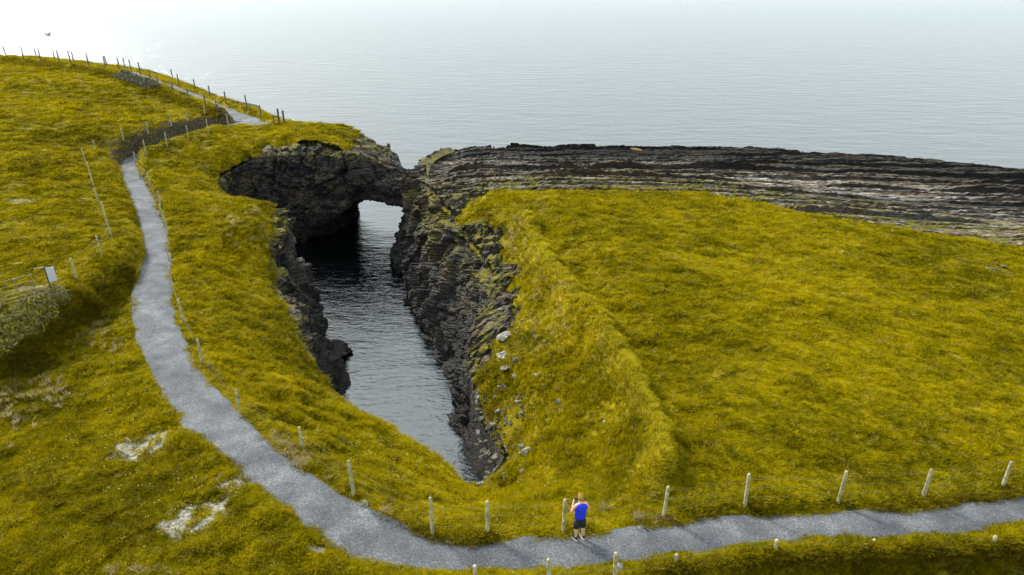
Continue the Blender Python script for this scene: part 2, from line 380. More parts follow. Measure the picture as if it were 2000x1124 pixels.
def make_rock(name, dark, light, moss=.5, orange=.3, strata=False, bmp=.24):
    m, N, L, B = mat(name); g = N.new('ShaderNodeNewGeometry'); co = g.outputs['Position']
    cs = co
    if strata:
        ms = N.new('ShaderNodeMapping'); ms.inputs['Scale'].default_value = (.4, 1.4, 1.8); L.new(co, ms.inputs[0]); cs = ms.outputs[0]
    f = noise(N, L, cs, .9, 9, .68, .5); f2 = noise(N, L, cs, 6, 6, .75)
    v = mth(N, L, 'ADD', mth(N, L, 'MULTIPLY', f, .5), mth(N, L, 'MULTIPLY', f2, .5))
    c = ramp(N, L, v, [(.36, tuple(x * .35 for x in dark)), (.48, dark), (.56, light), (.68, tuple(min(.8, x * 1.9) for x in light))])
    c = mixc(N, L, mth(N, L, 'MULTIPLY', mr(N, L, noise(N, L, cs, .38, 4, .6), .48, .6), orange), c, mixc(N, L, v, (.05, .03, .015), (.34, .23, .13)))
    c = mixc(N, L, mth(N, L, 'MULTIPLY', mr(N, L, noise(N, L, cs, 1.7, 5, .6), .58, .68), orange), c, (.34, .16, .04))
    if strata:
        b = attr(N, 'bed'); c = mixc(N, L, 1.0, c, ramp(N, L, b, [(.28, (.22, .22, .22)), (.45, (.85, .78, .70)), (.56, (1.2, .95, .62)), (.66, (1.3, 1.25, 1.15)), (.8, (1.8, 1.75, 1.68))]), 'MULTIPLY')
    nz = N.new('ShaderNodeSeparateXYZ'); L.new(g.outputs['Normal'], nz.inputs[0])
    if strata:      # ledge shade painted into the colour: steep bed faces darkened, flat tops kept
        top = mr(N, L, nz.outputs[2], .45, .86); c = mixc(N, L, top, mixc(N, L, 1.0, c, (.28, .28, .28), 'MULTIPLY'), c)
    tide = attr(N, 'tide'); c = mixc(N, L, tide, c, mixc(N, L, 1.0, c, (.13, .13, .12), 'MULTIPLY') if strata else mixc(N, L, v, (.006, .006, .006), (.05, .047, .04)))
    mk = mth(N, L, 'MULTIPLY', mr(N, L, nz.outputs[2], .35, .8), mr(N, L, noise(N, L, co, .8, 6, .65), .43, .52))
    mk = mth(N, L, 'MULTIPLY', mk, attr(N, 'moss'), True)
    c = mixc(N, L, mk, c, mixc(N, L, f2, (.06, .055, .002), (.27, .22, .006)))
    L.new(c, B.inputs['Base Color']); B.inputs['Roughness'].default_value = .82; B.inputs['Specular IOR Level'].default_value = .3
    vo = N.new('ShaderNodeTexVoronoi'); vo.feature = 'DISTANCE_TO_EDGE'; vo.inputs['Scale'].default_value = 2.2
    mp = N.new('ShaderNodeMapping'); mp.inputs['Scale'].default_value = (.5, 1.6, 2.4) if strata else (1, 1, 1.8)
    L.new(co, mp.inputs[0]); L.new(mp.outputs[0], vo.inputs['Vector'])
    h = mth(N, L, 'ADD', noise(N, L, co, 3.5, 9, .72), mth(N, L, 'MULTIPLY', mth(N, L, 'MINIMUM', vo.outputs['Distance'], .12), 3.5))
    bump(N, L, h, 1.0, bmp, B)
    return m

M_turf = make_grass_ground(); M_blade = make_blade('grass_blades'); M_dry = make_blade('dry_blades', (.52, .42, .22))
M_cliff = make_rock('cliff_rock', (.016, .0155, .017), (.080, .076, .073), orange=.3)
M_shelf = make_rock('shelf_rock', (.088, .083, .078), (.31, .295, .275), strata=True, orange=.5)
M_stone = make_rock('boulder_rock', (.09, .087, .085), (.30, .295, .28), orange=.2)
M_pale = make_rock('pale_stone', (.28, .27, .25), (.50, .49, .46), orange=0)

def make_path():
    m, N, L, B = mat('gravel'); g = N.new('ShaderNodeNewGeometry'); co = g.outputs['Position']
    a = noise(N, L, co, 14, 6, .8); b = noise(N, L, co, .8, 4, .6); c0 = noise(N, L, co, 55, 2, .7)
    v = mth(N, L, 'ADD', mth(N, L, 'MULTIPLY', a, .4), mth(N, L, 'ADD', mth(N, L, 'MULTIPLY', b, .25), mth(N, L, 'MULTIPLY', c0, .35)))
    c = ramp(N, L, v, [(.40, (.026, .030, .038)), (.48, (.118, .126, .143)), (.54, (.205, .213, .23)), (.61, (.48, .485, .495))])
    c = mixc(N, L, mth(N, L, 'MULTIPLY', mr(N, L, noise(N, L, co, .5, 3), .55, .7), .3), c, (.15, .14, .12))
    L.new(c, B.inputs['Base Color']); B.inputs['Roughness'].default_value = .85
    bump(N, L, mth(N, L, 'ADD', a, c0), 1.0, .07, B); return m
M_path = make_path()

def make_water():
    m, N, L, B = mat('sea_water'); g = N.new('ShaderNodeNewGeometry'); co = g.outputs['Position']
    B.inputs['Base Color'].default_value = (.0008, .0022, .003, 1); B.inputs['Roughness'].default_value = .05; B.inputs['IOR'].default_value = 2.7
    mp = N.new('ShaderNodeMapping'); mp.inputs['Rotation'].default_value = (0, 0, R(12)); mp.inputs['Scale'].default_value = (.55, 1.5, 1); L.new(co, mp.inputs[0])
    mp2 = N.new('ShaderNodeMapping'); mp2.inputs['Rotation'].default_value = (0, 0, R(-25)); mp2.inputs['Scale'].default_value = (.4, 1.0, 1); L.new(co, mp2.inputs[0])
    a = noise(N, L, mp.outputs[0], 1.5, 4, .6, .3); b = noise(N, L, mp2.outputs[0], .45, 3, .55, .2); c = noise(N, L, mp.outputs[0], 6, 2, .5)
    h = mth(N, L, 'ADD', mth(N, L, 'MULTIPLY', a, .55), mth(N, L, 'ADD', mth(N, L, 'MULTIPLY', b, .9), mth(N, L, 'MULTIPLY', c, .10)))
    sx = N.new('ShaderNodeSeparateXYZ'); L.new(co, sx.inputs[0])
    mp3 = N.new('ShaderNodeMapping'); mp3.inputs['Rotation'].default_value = (0, 0, R(18)); mp3.inputs['Scale'].default_value = (.07, .22, 1); L.new(co, mp3.inputs[0])
    sw = noise(N, L, mp3.outputs[0], 1.6, 5, .65, .6); open_sea = mr(N, L, sx.outputs[1], 66, 95)          # calm inlet, wind-ruffled open water
    h = mth(N, L, 'ADD', mth(N, L, 'MULTIPLY', h, mr(N, L, sx.outputs[1], 60, 95, .14, .15)), mth(N, L, 'MULTIPLY', mth(N, L, 'MULTIPLY', sw, open_sea), .5))
    bump(N, L, h, 1.0, 1.0, B); return m
M_water = make_water()

# ------------------------------------------------------------------ terrain mesh
def axis(lo, hi, a, b, s, g):
    mid = list(np.arange(a, b, s)); left = []; x = a; t = s
    while x > lo: t *= g; x -= t; left.append(x)
    right = []; x = mid[-1]; t = s
    while x < hi: t *= g; x += t; right.append(x)
    return np.array(left[::-1] + mid + right)

GRID = {}
def grid_mesh(name, xs, ys, zfun, keepfun, mats):
    X, Y = np.meshgrid(xs, ys, indexing='ij'); Z = zfun(X, Y); nx, ny = X.shape
    GRID[name] = Z
    keep = keepfun(X, Y)
    idx = np.arange(nx * ny).reshape(nx, ny)
    q = np.stack([idx[:-1, :-1], idx[1:, :-1], idx[1:, 1:], idx[:-1, 1:]], -1)
    kq = keep[:-1, :-1] & keep[1:, :-1] & keep[1:, 1:] & keep[:-1, 1:]
    q = q[kq]; used = np.zeros(nx * ny, bool); used[q.ravel()] = True; remap = np.cumsum(used) - 1
    co = np.stack([X.ravel(), Y.ravel(), Z.ravel()], 1)[used]
    return fast_mesh(name, co, remap[q], mats), co

BARE = [(275,876,74,30,-.65),(232,934,12,8,-.6),(448,957,46,26,-.4),(380,1022,74,42,-.35),(438,1046,9,6,-.3),(1950,527,20,7,-1.2),(30,572,34,20,.45),(70,568,28,9,.45),(38,388,28,8,1.1),(620,1080,26,14,-.1),(1060,408,20,4,-.6),(1000,1000,1,1,0)]
def bare_mask(X, Y):
    r = np.zeros(X.shape)
    for px, py, sx, sy, z in BARE:
        c = un(px, py, z); e = un(px + sx, py, z); t = un(px, py - sy, z)
        d = np.sqrt(((X - c[0]) / abs(e[0] - c[0])) ** 2 + ((Y - c[1]) / abs(t[1] - c[1])) ** 2)
        r = np.maximum(r, sst(1.15, .55, d + .38 * fbm(X * 2.2, Y * 2.2, s=31, o=4)) * (.55 if sy < 8 else 1))
    return r * (.25 + .75 * sst(-.2, .3, fbm(X * 4, Y * 4, s=33, o=3) + .10))

EB = smooth_poly([un(*c)[:2] for c in [(235,308,.1),(262,292,.3),(300,276,.5),(340,262,.8),(380,250,1.0),(420,238,1.2),(448,228,1.2)]], 1)
def earth_mask(X, Y):
    d, p, _ = seg_dist(X, Y, EB)
    dl, _, _ = seg_dist(X, Y, PATH[:60])
    return sst(2.2, 1.0, d + .6 * fbm(X * .9, Y * .9, s=41, o=3)) * .97

def rock_field(X, Y):
    """>0 in bare rock, <0 in grass (metres)"""
    return sdist(X, Y, ROCK) + 1.3 * fbm(X * .35, Y * .8, s=51, o=4) + .6 * fbm(X * 1.7, Y * 2.2, s=52, o=3) - .2

def rim_round(X, Y):
    d, _, _ = seg_dist(X, Y, [(p[2], p[3]) for p in WALL[3:24]])
    return -.75 * np.exp(-(d / .8) ** 1.5)

def terrain_z(X, Y):
    z = land(X, Y) + rim_round(X, Y)
    rf = rock_field(X, Y)
    z = z - .9 * sst(-.3, .9, rf)
    dn, _, _ = seg_dist(X, Y, [(p[2], p[3]) for p in NORTH]); z = z - 1.2 * np.exp(-(dn / 2.5) ** 2)
    z = z - 1.6 * sst(-16.2, -13.8, X + .5 * fbm(X, Y, s=55, o=2)) * sst(61, 63, Y) * sst(-9, -9.6, X)
    z = z - 1.8 * sst(-3.5, -6.5, X) * sst(55, 60, Y) * sst(-11, -10, X)
    return z

def terrain_keep(X, Y):
    return (sdist(X, Y, VOID) < .12) & (sdist(X, Y, NSEA) < .3)

xs = axis(-172, 96, -21, 19, .12, 1.03); ys = axis(-6, 150, 11, 34, .12, 1.012)
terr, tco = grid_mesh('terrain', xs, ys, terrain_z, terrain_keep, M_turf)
add_attr(terr, 'bare', bare_mask(tco[:, 0], tco[:, 1])); add_attr(terr, 'earth', earth_mask(tco[:, 0], tco[:, 1]))
tag(terr, kind='structure')

# ------------------------------------------------------------------ rock shelf with strata
r2 = np.random.default_rng(5)
s_tab = [20.0]; z_tab = [0.0]; s = 20.0
while s < 110:
    wd = r2.uniform(.5, 1.2) if r2.random() < .5 else r2.uniform(1.4, 3.4); hh = .07 + .10 * wd * r2.uniform(.5, 1.5); zz = 0 
    s_tab += [s + .09, s + wd - .02]; z_tab += [hh, 0.0]; s += wd; s_tab.append(s); z_tab.append(0.0)
s_tab = np.array(s_tab); z_tab = np.array(z_tab)
def strata_coord(X, Y):
    bend = np.where(X < 0, .10 * X ** 2, 0) * sst(40, 62, Y) + np.where(X < 0, .5 * X, 0) * sst(62, 45, Y)
    return Y + bend + .5 * fbm(X * .05, Y * .15, s=61, o=3) + .30 * fbm(X * .35, Y * .5, s=62, o=4)
def shelf_z(X, Y):
    h = base_h(X, Y) - .5 * sst(56, 74, Y) - .5 * sst(-4, -8.5, X) * sst(56, 64, Y)
    sc = strata_coord(X, Y)
    st = np.interp(sc, s_tab, z_tab)
    sea = sst(50, 76, Y)
    j1, j2, jc = worley(X * .35, Y * 1.1, np.zeros_like(X), 71)
    z = h + st * (.9 + .4 * sea) * (1 - .75 * sst(-3, -8, X) * sst(54, 62, Y)) * (.2 + 1.5 * vn(X * .18, Y * .5, s=63)) + .14 * (jc - .5) - .10 * sst(.12, 0, j2 - j1)
    c1, c2, cc = worley(X * 1.1, Y * 1.5, np.zeros_like(X), 72)
    rough = sst(2, -3, X) * sst(64, 52, Y)
    z = z + (.04 + .42 * rough) * (cc - .5) - (.06 + .2 * rough) * sst(.15, 0, c2 - c1) + .12 * fbm(X * .4, Y * 1.2, s=64, o=4) + .03 * fbm(X * 3, Y * 8, s=65, o=2)
    rf = rock_field(X, Y)
    z = z - .9 * sst(.5, -.6, rf)
    # raised outermost rib of dark rock
    ed = sdist(X, Y, NSEA); z = z + .3 * sst(-4.5, -3.2, ed + .5 * fbm(X * .3, Y, s=66, o=2)) * sst(2, 8, X)
    return z
def shelf_keep(X, Y):
    return (sdist(X, Y, VOID) < .25) & (sdist(X, Y, NSEA) < .25) & (rock_field(X, Y) > -1.6) & (Y > 24)
xs2 = axis(-9.6, 95, -9.6, 14, .14, 1.008); ys2 = np.arange(25, 86, .10)
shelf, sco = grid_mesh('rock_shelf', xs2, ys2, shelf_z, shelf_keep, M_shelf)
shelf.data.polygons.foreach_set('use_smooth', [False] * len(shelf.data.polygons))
X, Y = sco[:, 0], sco[:, 1]
ed = -sdist(X, Y, NSEA)
tide = sst(16, 5, ed + 6 * fbm(X * .05, Y * .5, s=81, o=3) + 1.5 * fbm(X * .5, Y * 1.5, s=82, o=3) - .12 * np.clip(X, 0, 60) * .6) * .90
add_attr(shelf, 'tide', np.clip(tide * sst(-4, 8, X) + .5 * sst(6, -3, X) * vn(X * .5, Y * .5, s=83), 0, 1))
add_attr(shelf, 'moss', np.clip(1.2 * sst(11, 0, rock_field(X, Y)) * sst(5, 12, ed) + .4 * sst(30, 2, X) * sst(14, 22, ed), 0, 1))
bt = vn(strata_coord(X, Y) * 2.1, X * .03, s=67) * .6 + vn(strata_coord(X, Y) * .55, X * .015, s=68) * .5
add_attr(shelf, 'bed', np.clip(bt, 0, 1)); tag(shelf, kind='structure')

# ------------------------------------------------------------------ cliff walls
def wall_mesh(name, pairs, step=.16, rows=64, amps=None, cvx=None):
    P = np.array([[p[0], p[1], p[2], p[3], a] for p, a in zip(pairs, amps or [1.0] * len(pairs))], float)
    rz = base_h(P[:, 2], P[:, 3]); rz = np.array([p[4] if p[4] is not None else z - (.9 if amps and amps[i] < .3 else ((1.05 if 3 <= i <= 6 else .65) if i < 23 else .35)) for i, (p, z) in enumerate(zip(pairs, rz))])
    P = np.concatenate([P, rz[:, None]], 1); P = smooth_poly(P, 1); P = P[:, [0, 1, 2, 3, 5, 4]]
    L = np.concatenate([[0], np.cumsum(np.linalg.norm(np.diff(P[:, :2], axis=0), axis=1) * .5 + np.linalg.norm(np.diff(P[:, 2:4], axis=0), axis=1) * .5)])
    n = int(L[-1] / step); sp = np.linspace(0, L[-1], n); Q = np.stack([np.interp(sp, L, P[:, k]) for k in range(6)], 1)
    foot, rim, rz, amp = Q[:, :2], Q[:, 2:4], Q[:, 4], Q[:, 5][:, None]
    out = foot - rim; ol = np.linalg.norm(out, axis=1, keepdims=True); out = out / ol
    v = np.linspace(-.06, 1.12, rows)[None, :]; kx = sst(.62, .72, np.linspace(0, 1, n))[:, None]
    # steep upper wall, foot kept near the waterline
    vv = np.clip(v, 0, 1); prof = np.where(v < 0, v * 14 / ol, (1 - (1 - vv) ** 1.55) * kx + vv ** 1.25 * (1 - kx) if cvx else vv ** 1.25)
    XY = rim[:, None, :] + (foot - rim)[:, None, :] * prof[..., None]
    Z = rz[:, None] + (SEA - rz)[:, None] * np.clip(v, 0, 2) + np.where(v < 0, v * 6, 0)
    x, y, z = XY[..., 0], XY[..., 1], Z
    wgt = sst(-.05, .08, v) * np.ones_like(x)
    zt = z + .25 * x
    fa, ca = facet(x * .42, y * .42, zt * .42, 91); fb, cb = facet(x * 1.1, y * 1.1, zt * 1.7, 92); fc, cc_ = facet(x * 2.6, y * 2.6, zt * 4.2, 96); fd, cd = facet(x * .75, y * .75, z * .12, 97)
    d = .7 * fbm(x * .22, y * .22, z * .2, s=93, o=2) + 1.15 * fa - .25 * sst(.08, 0, ca) + .42 * fb - .14 * sst(.07, 0, cb) + .15 * fc + .5 * fd - .3 * sst(.06, 0, cd) + .07 * fbm(x * 3, y * 3, z * 5, s=94, o=2)
    d = d * amp * wgt
    x = x + out[:, None, 0] * d; y = y + out[:, None, 1] * d; z = z + .25 * d * wgt
    co = np.stack([x.ravel(), y.ravel(), z.ravel()], 1); idx = np.arange(n * rows).reshape(n, rows)
    q = np.stack([idx[:-1, :-1], idx[:-1, 1:], idx[1:, 1:], idx[1:, :-1]], -1).reshape(-1, 4)
    o = fast_mesh(name, co, q, M_cliff, False)
    hz = co[:, 2]; add_attr(o, 'tide', sst(-3.6, -7.2, hz + .9 * fbm(co[:, 0] * .5, co[:, 1] * .5, s=95, o=3)) * .85)  # tidal band, carried higher to paint in the shade of the narrow inlet
    add_attr(o, 'moss', sst(-6.0, -2.5, hz) * 1.0)
    tag(o, kind='structure'); return o
wall_mesh('cliff', WALL, .11, 84, cvx=1, amps=[.8] * 3 + [.5] * 4 + [.7] * 2 + [.85] * 5 + [.8, .4, .22, .2, .2, .2, .25, .35, .55] + [.85] * 13)
wall_mesh('cliff', SHELF_EDGE, .3, 36)
wall_mesh('cliff', NORTH, .5, 30)

# ------------------------------------------------------------------ natural rock arch
def make_arch():
    xs = np.arange(-25.5, -8.3, .13); rings = []
    for x in xs:
        yn = np.interp(x, [-25.5, -22, -18, -14, -10.3, -9.4, -8.3], [64.4, 64.0, 63.2, 62.6, 62.2, 62.6, 63])
        yf = np.interp(x, [-25.5, -18, -14.4, -11.6, -10.9, -10.2, -8.3], [74, 72.2, 69.8, 68.3, 66.6, 65.0, 65.2])
        tn = np.interp(x, [-25.5, -22, -17.7, -14, -11, -10.3, -9.5, -8.3], [-.3, .2, .45, .0, -.9, -1.3, -1.5, -1.4])
        tf = np.interp(x, [-25.5, -18.6, -15, -11.8, -11.0, -10.6, -9.5, -8.3], [1.0, 1.2, -.05, -.95, -1.3, -1.7, -1.8, -1.5])
        bn = np.interp(x, [-25.5, -21, -19.5, -18, -16.5, -15, -13, -11, -9.8, -8.3], [-9.5, -9.3, -7.8, -6.5, -5.4, -4.75, -4.5, -4.4, -4.7, -6.5])
        bf = np.interp(x, [-25.5, -19, -17.2, -15.5, -13, -11, -9.8, -8.3], [-9.5, -9.3, -7.6, -6.6, -6.25, -6.2, -6.5, -7.5])
        seg = []
        def lerp(a, b, n): return [tuple(np.array(a) * (1 - t) + np.array(b) * t) for t in np.linspace(0, 1, n, endpoint=False)]
        mid = (yn - .35, (tn + bn) / 2 + .2)
        seg += lerp((yn + .55, tn), (yn + .05, tn - .5), 6) + lerp((yn + .05, tn - .5), mid, 24) + lerp(mid, (yn + .3, bn), 24) + lerp((yn + .3, bn), (yf + 1.8, bf), 34)
        seg += lerp((yf + 1.8, bf), (yf, (tf + bf) / 2), 20) + lerp((yf, (tf + bf) / 2), (yf - .2, tf), 20) + lerp((yf - .2, tf), (yn + .55, tn), 34)
        rings.append([(x, a, b) for a, b in seg])
    P = np.array(rings); n, k, _ = P.shape
    cy = P[:, :, 1].mean(1, keepdims=True); cz = P[:, :, 2].mean(1, keepdims=True)
    dy = np.roll(P[:, :, 1], -1, 1) - np.roll(P[:, :, 1], 1, 1); dz = np.roll(P[:, :, 2], -1, 1) - np.roll(P[:, :, 2], 1, 1)
    l = np.sqrt(dy ** 2 + dz ** 2); ny, nz = dz / l, -dy / l
    sgn = np.sign((ny * (P[:, :, 1] - cy) + nz * (P[:, :, 2] - cz)).sum()); ny, nz = ny * sgn, nz * sgn
    x, y, z = P[..., 0], P[..., 1], P[..., 2]
    fa, ca = facet(x * .4, y * .4, z * .5, 101); fb, cb = facet(x * 1.1, y * 1.1, z * 1.9, 102); fc, cc_ = facet(x * 2.6, y * 2.6, z * 4.4, 106)
    d = .4 * fbm(x * .35, y * .35, z * .4, s=103, o=2) + .75 * fa - .2 * sst(.08, 0, ca) + .36 * fb - .12 * sst(.07, 0, cb) + .13 * fc + .06 * fbm(x * 3, y * 3, z * 5, s=104, o=2)
    y = y + ny * d; z = z + nz * d * .7
    co = np.stack([x.ravel(), y.ravel(), z.ravel()], 1); idx = np.arange(n * k).reshape(n, k); i2 = np.roll(idx, -1, 1)
    q = np.stack([idx[:-1], idx[1:], i2[1:], i2[:-1]], -1).reshape(-1, 4)
    o = fast_mesh('rock_arch', co, q, M_cliff, False); add_attr(o, 'tide', sst(-5.0, -8, co[:, 2]) * .9); add_attr(o, 'moss', np.clip(sst(-1.5, .2, co[:, 2]), 0, 1) * .8)
    tag(o, kind='structure')
make_arch()

# ------------------------------------------------------------------ sea
sea = mesh_obj('sea', [(-9000, -200, SEA), (9000, -200, SEA), (9000, 16000, SEA), (-9000, 16000, SEA)], [(0, 1, 2, 3)], M_water)
tag(sea, kind='structure')

# ------------------------------------------------------------------ path ribbon
def ribbon(P, off):
    Q = resample(P, .25); T = np.gradient(Q[:, :2], axis=0); T /= np.linalg.norm(T, axis=1, keepdims=True); Nn = np.stack([-T[:, 1], T[:, 0]], 1)
    u = np.linspace(-1, 1, 15)[None, :]; n = len(Q)
    hw = Q[:, 3:4] + .25
    x = Q[:, 0:1] + Nn[:, 0:1] * u * hw; y = Q[:, 1:2] + Nn[:, 1:2] * u * hw
    z = Q[:, 2:3] + off - .045 * u ** 2 - .09 * sst(.86, 1, np.abs(u)) + .006 * fbm(x * 1.2, y * 1.2, s=111, o=2)
    idx = np.arange(n * 15).reshape(n, 15)
    q = np.stack([idx[:-1, :-1], idx[:-1, 1:], idx[1:, 1:], idx[1:, :-1]], -1).reshape(-1, 4)[:, ::-1]
    return np.stack([x.ravel(), y.ravel(), z.ravel()], 1), q
c1_, q1_ = ribbon(PATH, 0.0); c2_, q2_ = ribbon(spur, .012)
path = fast_mesh('path', np.concatenate([c1_, c2_]), np.concatenate([q1_, q2_ + len(c1_)]), M_path); tag(path, kind='structure')

# ------------------------------------------------------------------ ground sampling
_TX, _TY = xs, ys
def ground(x, y):
    Z = GRID['terrain']; X = np.clip(np.atleast_1d(np.asarray(x, float)), xs[0], xs[-1] - 1e-6); Y = np.clip(np.atleast_1d(np.asarray(y, float)), ys[0], ys[-1] - 1e-6)
    i = np.clip(np.searchsorted(xs, X, 'right') - 1, 0, len(xs) - 2); j = np.clip(np.searchsorted(ys, Y, 'right') - 1, 0, len(ys) - 2)
    a = (X - xs[i]) / (xs[i + 1] - xs[i]); b = (Y - ys[j]) / (ys[j + 1] - ys[j])
    r = Z[i, j] * (1 - a) * (1 - b) + Z[i + 1, j] * a * (1 - b) + Z[i, j + 1] * (1 - a) * b + Z[i + 1, j + 1] * a * b
    return float(r[0]) if np.ndim(x) == 0 else r

def land_pt(px, py, z0=0, it=6):
    """where the line of sight through a photo pixel meets the ground"""
    z = z0
    for _ in range(it):
        a = un(px, py, z); z = .5 * z + .5 * ground(a[0], a[1])
    a = un(px, py, z); return (a[0], a[1], ground(a[0], a[1]))

_D = np.concatenate([np.arange(11, 60, .1), np.arange(60, 135, .2)])
def hit(px, py):
    """first ground point along the line of sight of a photo pixel (or the nearest skyline point)"""
    th = PITCH + math.atan((py - CY) / F); Z = CAMZ - _D * math.tan(th); H = CAMZ - Z
    dep = _D * math.cos(PITCH) + H * math.sin(PITCH); Xr = (px - CX) / F * dep
    g = ground(Xr, _D); gap = Z - g; k = np.where(gap < 0)[0]
    i = int(k[0]) if len(k) else int(np.argmin(gap)); return (float(Xr[i]), float(_D[i]), float(g[i]))

# ------------------------------------------------------------------ small-shape builder
class MB:
    def __init__(s): s.v = []; s.f = []
    def add(s, v, f):
        n = len(s.v); s.v += [tuple(p) for p in v]; s.f += [tuple(i + n for i in q) for q in f]
    def box(s, c, d, rot=None):
        c = Vector(c); v = [Vector(((i & 1) - .5, ((i >> 1) & 1) - .5, ((i >> 2) & 1) - .5)) for i in range(8)]
        v = [Vector((p.x * d[0], p.y * d[1], p.z * d[2])) for p in v]
        if rot is not None: v = [rot @ p for p in v]
        s.add([p + c for p in v], [(0, 2, 3, 1), (4, 5, 7, 6), (0, 1, 5, 4), (2, 6, 7, 3), (0, 4, 6, 2), (1, 3, 7, 5)])
    def tube(s, pts, rad, n=8):
        pts = [Vector(p) for p in pts]; rad = rad if isinstance(rad, (list, tuple)) else [rad] * len(pts); V = []; Fc = []
        for i, p in enumerate(pts):
            t = (pts[min(i + 1, len(pts) - 1)] - pts[max(i - 1, 0)]).normalized()
            a = t.orthogonal().normalized() if abs(t.z) < .9 else Vector((1, 0, 0)); a = (a - t * a.dot(t)).normalized(); b = t.cross(a)
            V += [p + (a * math.cos(k * 2 * math.pi / n) + b * math.sin(k * 2 * math.pi / n)) * rad[i] for k in range(n)]
        for i in range(len(pts) - 1):
            for k in range(n): Fc.append((i * n + k, i * n + (k + 1) % n, (i + 1) * n + (k + 1) % n, (i + 1) * n + k))
        Fc.append(tuple(range(n))[::-1]); Fc.append(tuple((len(pts) - 1) * n + k for k in range(n))); s.add(V, Fc)
    def loft(s, rings, cap=True):
        n = len(rings[0]); V = [p for r in rings for p in r]; Fc = []
        for i in range(len(rings) - 1):
            for k in range(n): Fc.append((i * n + k, i * n + (k + 1) % n, (i + 1) * n + (k + 1) % n, (i + 1) * n + k))
        if cap: Fc.append(tuple(range(n))[::-1]); Fc.append(tuple((len(rings) - 1) * n + k for k in range(n)))
        s.add(V, Fc)
    def build(s, name, m, parent=None, smooth=False): return mesh_obj(name, s.v, s.f, m, parent, smooth)

M_post = flat('weathered_post', (.33, .29, .16), .85, var=.5, sc=7); M_dpost = flat('grey_post', (.10, .095, .08), .85, sc=9)
M_wire = flat('wire', (.12, .12, .09), .6, .3); M_metal = flat('galvanised', (.27, .26, .19), .45, .5)
M_white = flat('white_board', (.50, .52, .58), .5, var=.06); M_dwood = flat('dark_wood', (.07, .065, .06), .8)

# ------------------------------------------------------------------ fences
def post_mesh(seed, r=.055, h=1.22):
    q = random.Random(seed); n = 9; rings = []
    lean = (q.uniform(-.03, .03), q.uniform(-.03, .03)); prof = [(-.35, 1), (.0, 1.03), (.4, 1.0), (.8, .97), (h - .04, .96), (h, .80)]
    for z, k in prof:
        rings.append([Vector((math.cos(a) * r * k * (1 + .07 * math.sin(3 * a + seed)) + lean[0] * z, math.sin(a) * r * k + lean[1] * z, z)) for a in [i * 2 * math.pi / n for i in range(n)]])
    m = MB(); m.loft(rings); return m
def make_fence(name, pts, label, m, hs=None, wires=(.35, .7, 1.02), r=.055, group=None, wire_r=.0032):
    root = empty(name, pts[0]); tag(root, label, 'fence', group); o0 = Vector(pts[0])
    for i, p in enumerate(pts):
        h = hs[i] if hs else 1.18 + random.uniform(-.06, .08); mb = post_mesh(i * 7 + len(pts), r * random.uniform(.92, 1.1), h)
        po = mb.build('post', m, root, True); po.location = Vector(p) - o0
    for wz in wires:
        mb = MB()
        for a, b in zip(pts[:-1], pts[1:]):
            a = Vector(a) - o0 + Vector((0, 0, wz)); b = Vector(b) - o0 + Vector((0, 0, wz)); c = (a + b) / 2 - Vector((0, 0, .03)); mb.tube([a, c, b], wire_r, 4)
        mb.build('wire', M_wire, root, True)
    return root
FA = [(1957,953),(1801,975),(1636,985),(1454,994),(1296,1012),(1100,1045),(953,1047),(845,1051),(692,973),(594,890),(470,819),(396,714),(358,631),(338,566),(331,512),(329,462),(320,436),(315,408),(296,371),(275,350),(267,326),(286,303),(327,288),(369,273),(407,260),(447,250)]
pa = [hit(2130, 925)] + [hit(*p) for p in FA]
make_fence('post_and_wire_fence', pa, 'long line of pale round posts and thin wire between gravel path and the sea inlet', M_post, hs=[1.15] + [1.0,1.15,1.25,1.22,1.2,1.32,1.2,1.42,1.38,1.2,1.3] + [1.32] * 15, r=.056)
FB = [(150,546),(199,501),(218,463),(206,428),(191,395),(183,364),(175,340),(165,313),(187,296),(242,278),(290,262),(336,249),(367,240),(401,228)]
make_fence('post_and_wire_fence', [hit(*p) for p in FB], 'pale post and wire fence round the edge of the left pasture above the bank', M_post, hs=[1.15] * 4 + [.98] * 5 + [1.15] * 5)
FC = [(13,114),(47,118),(81,122),(117,125),(139,126),(174,129),(207,135),(235,140),(258,144),(276,149),(295,158),(310,171),(339,182),(369,196),(402,208),(425,220)]
make_fence('post_and_wire_fence', [hit(*p) for p in FC], 'grey fence on the far left skyline coming down beside the upper path', M_dpost, r=.075, hs=[1.75] * 10 + [1.3] * 6)
FD = [(51,114),(87,118),(124,121),(153,124),(190,129),(227,135),(321,153),(350,169),(382,178),(411,192),(442,206),(483,214),(511,233)]
pd = []
for i, p in enumerate(FD):
    q = hit(*p)
    if i < 7: q = (q[0] - .3, q[1] + 3.0, ground(q[0], q[1] + 3.0) )
    pd.append(q)
make_fence('post_and_wire_fence', pd, 'farthest fence, along the cliff top on the sea side of the upper path', M_dpost, r=.075, hs=[1.5] * 13)
FE = [(930,1166),(1072,1160),(1199,1148),(1315,1142),(1506,1113),(1690,1110),(1925,1104)]
make_fence('post_and_wire_fence', [un(px, py, ground(*un(px, py, 0)[:2])) for px, py in FE], 'nearest fence, half sunk in the hedge bank at the bottom edge', M_post)

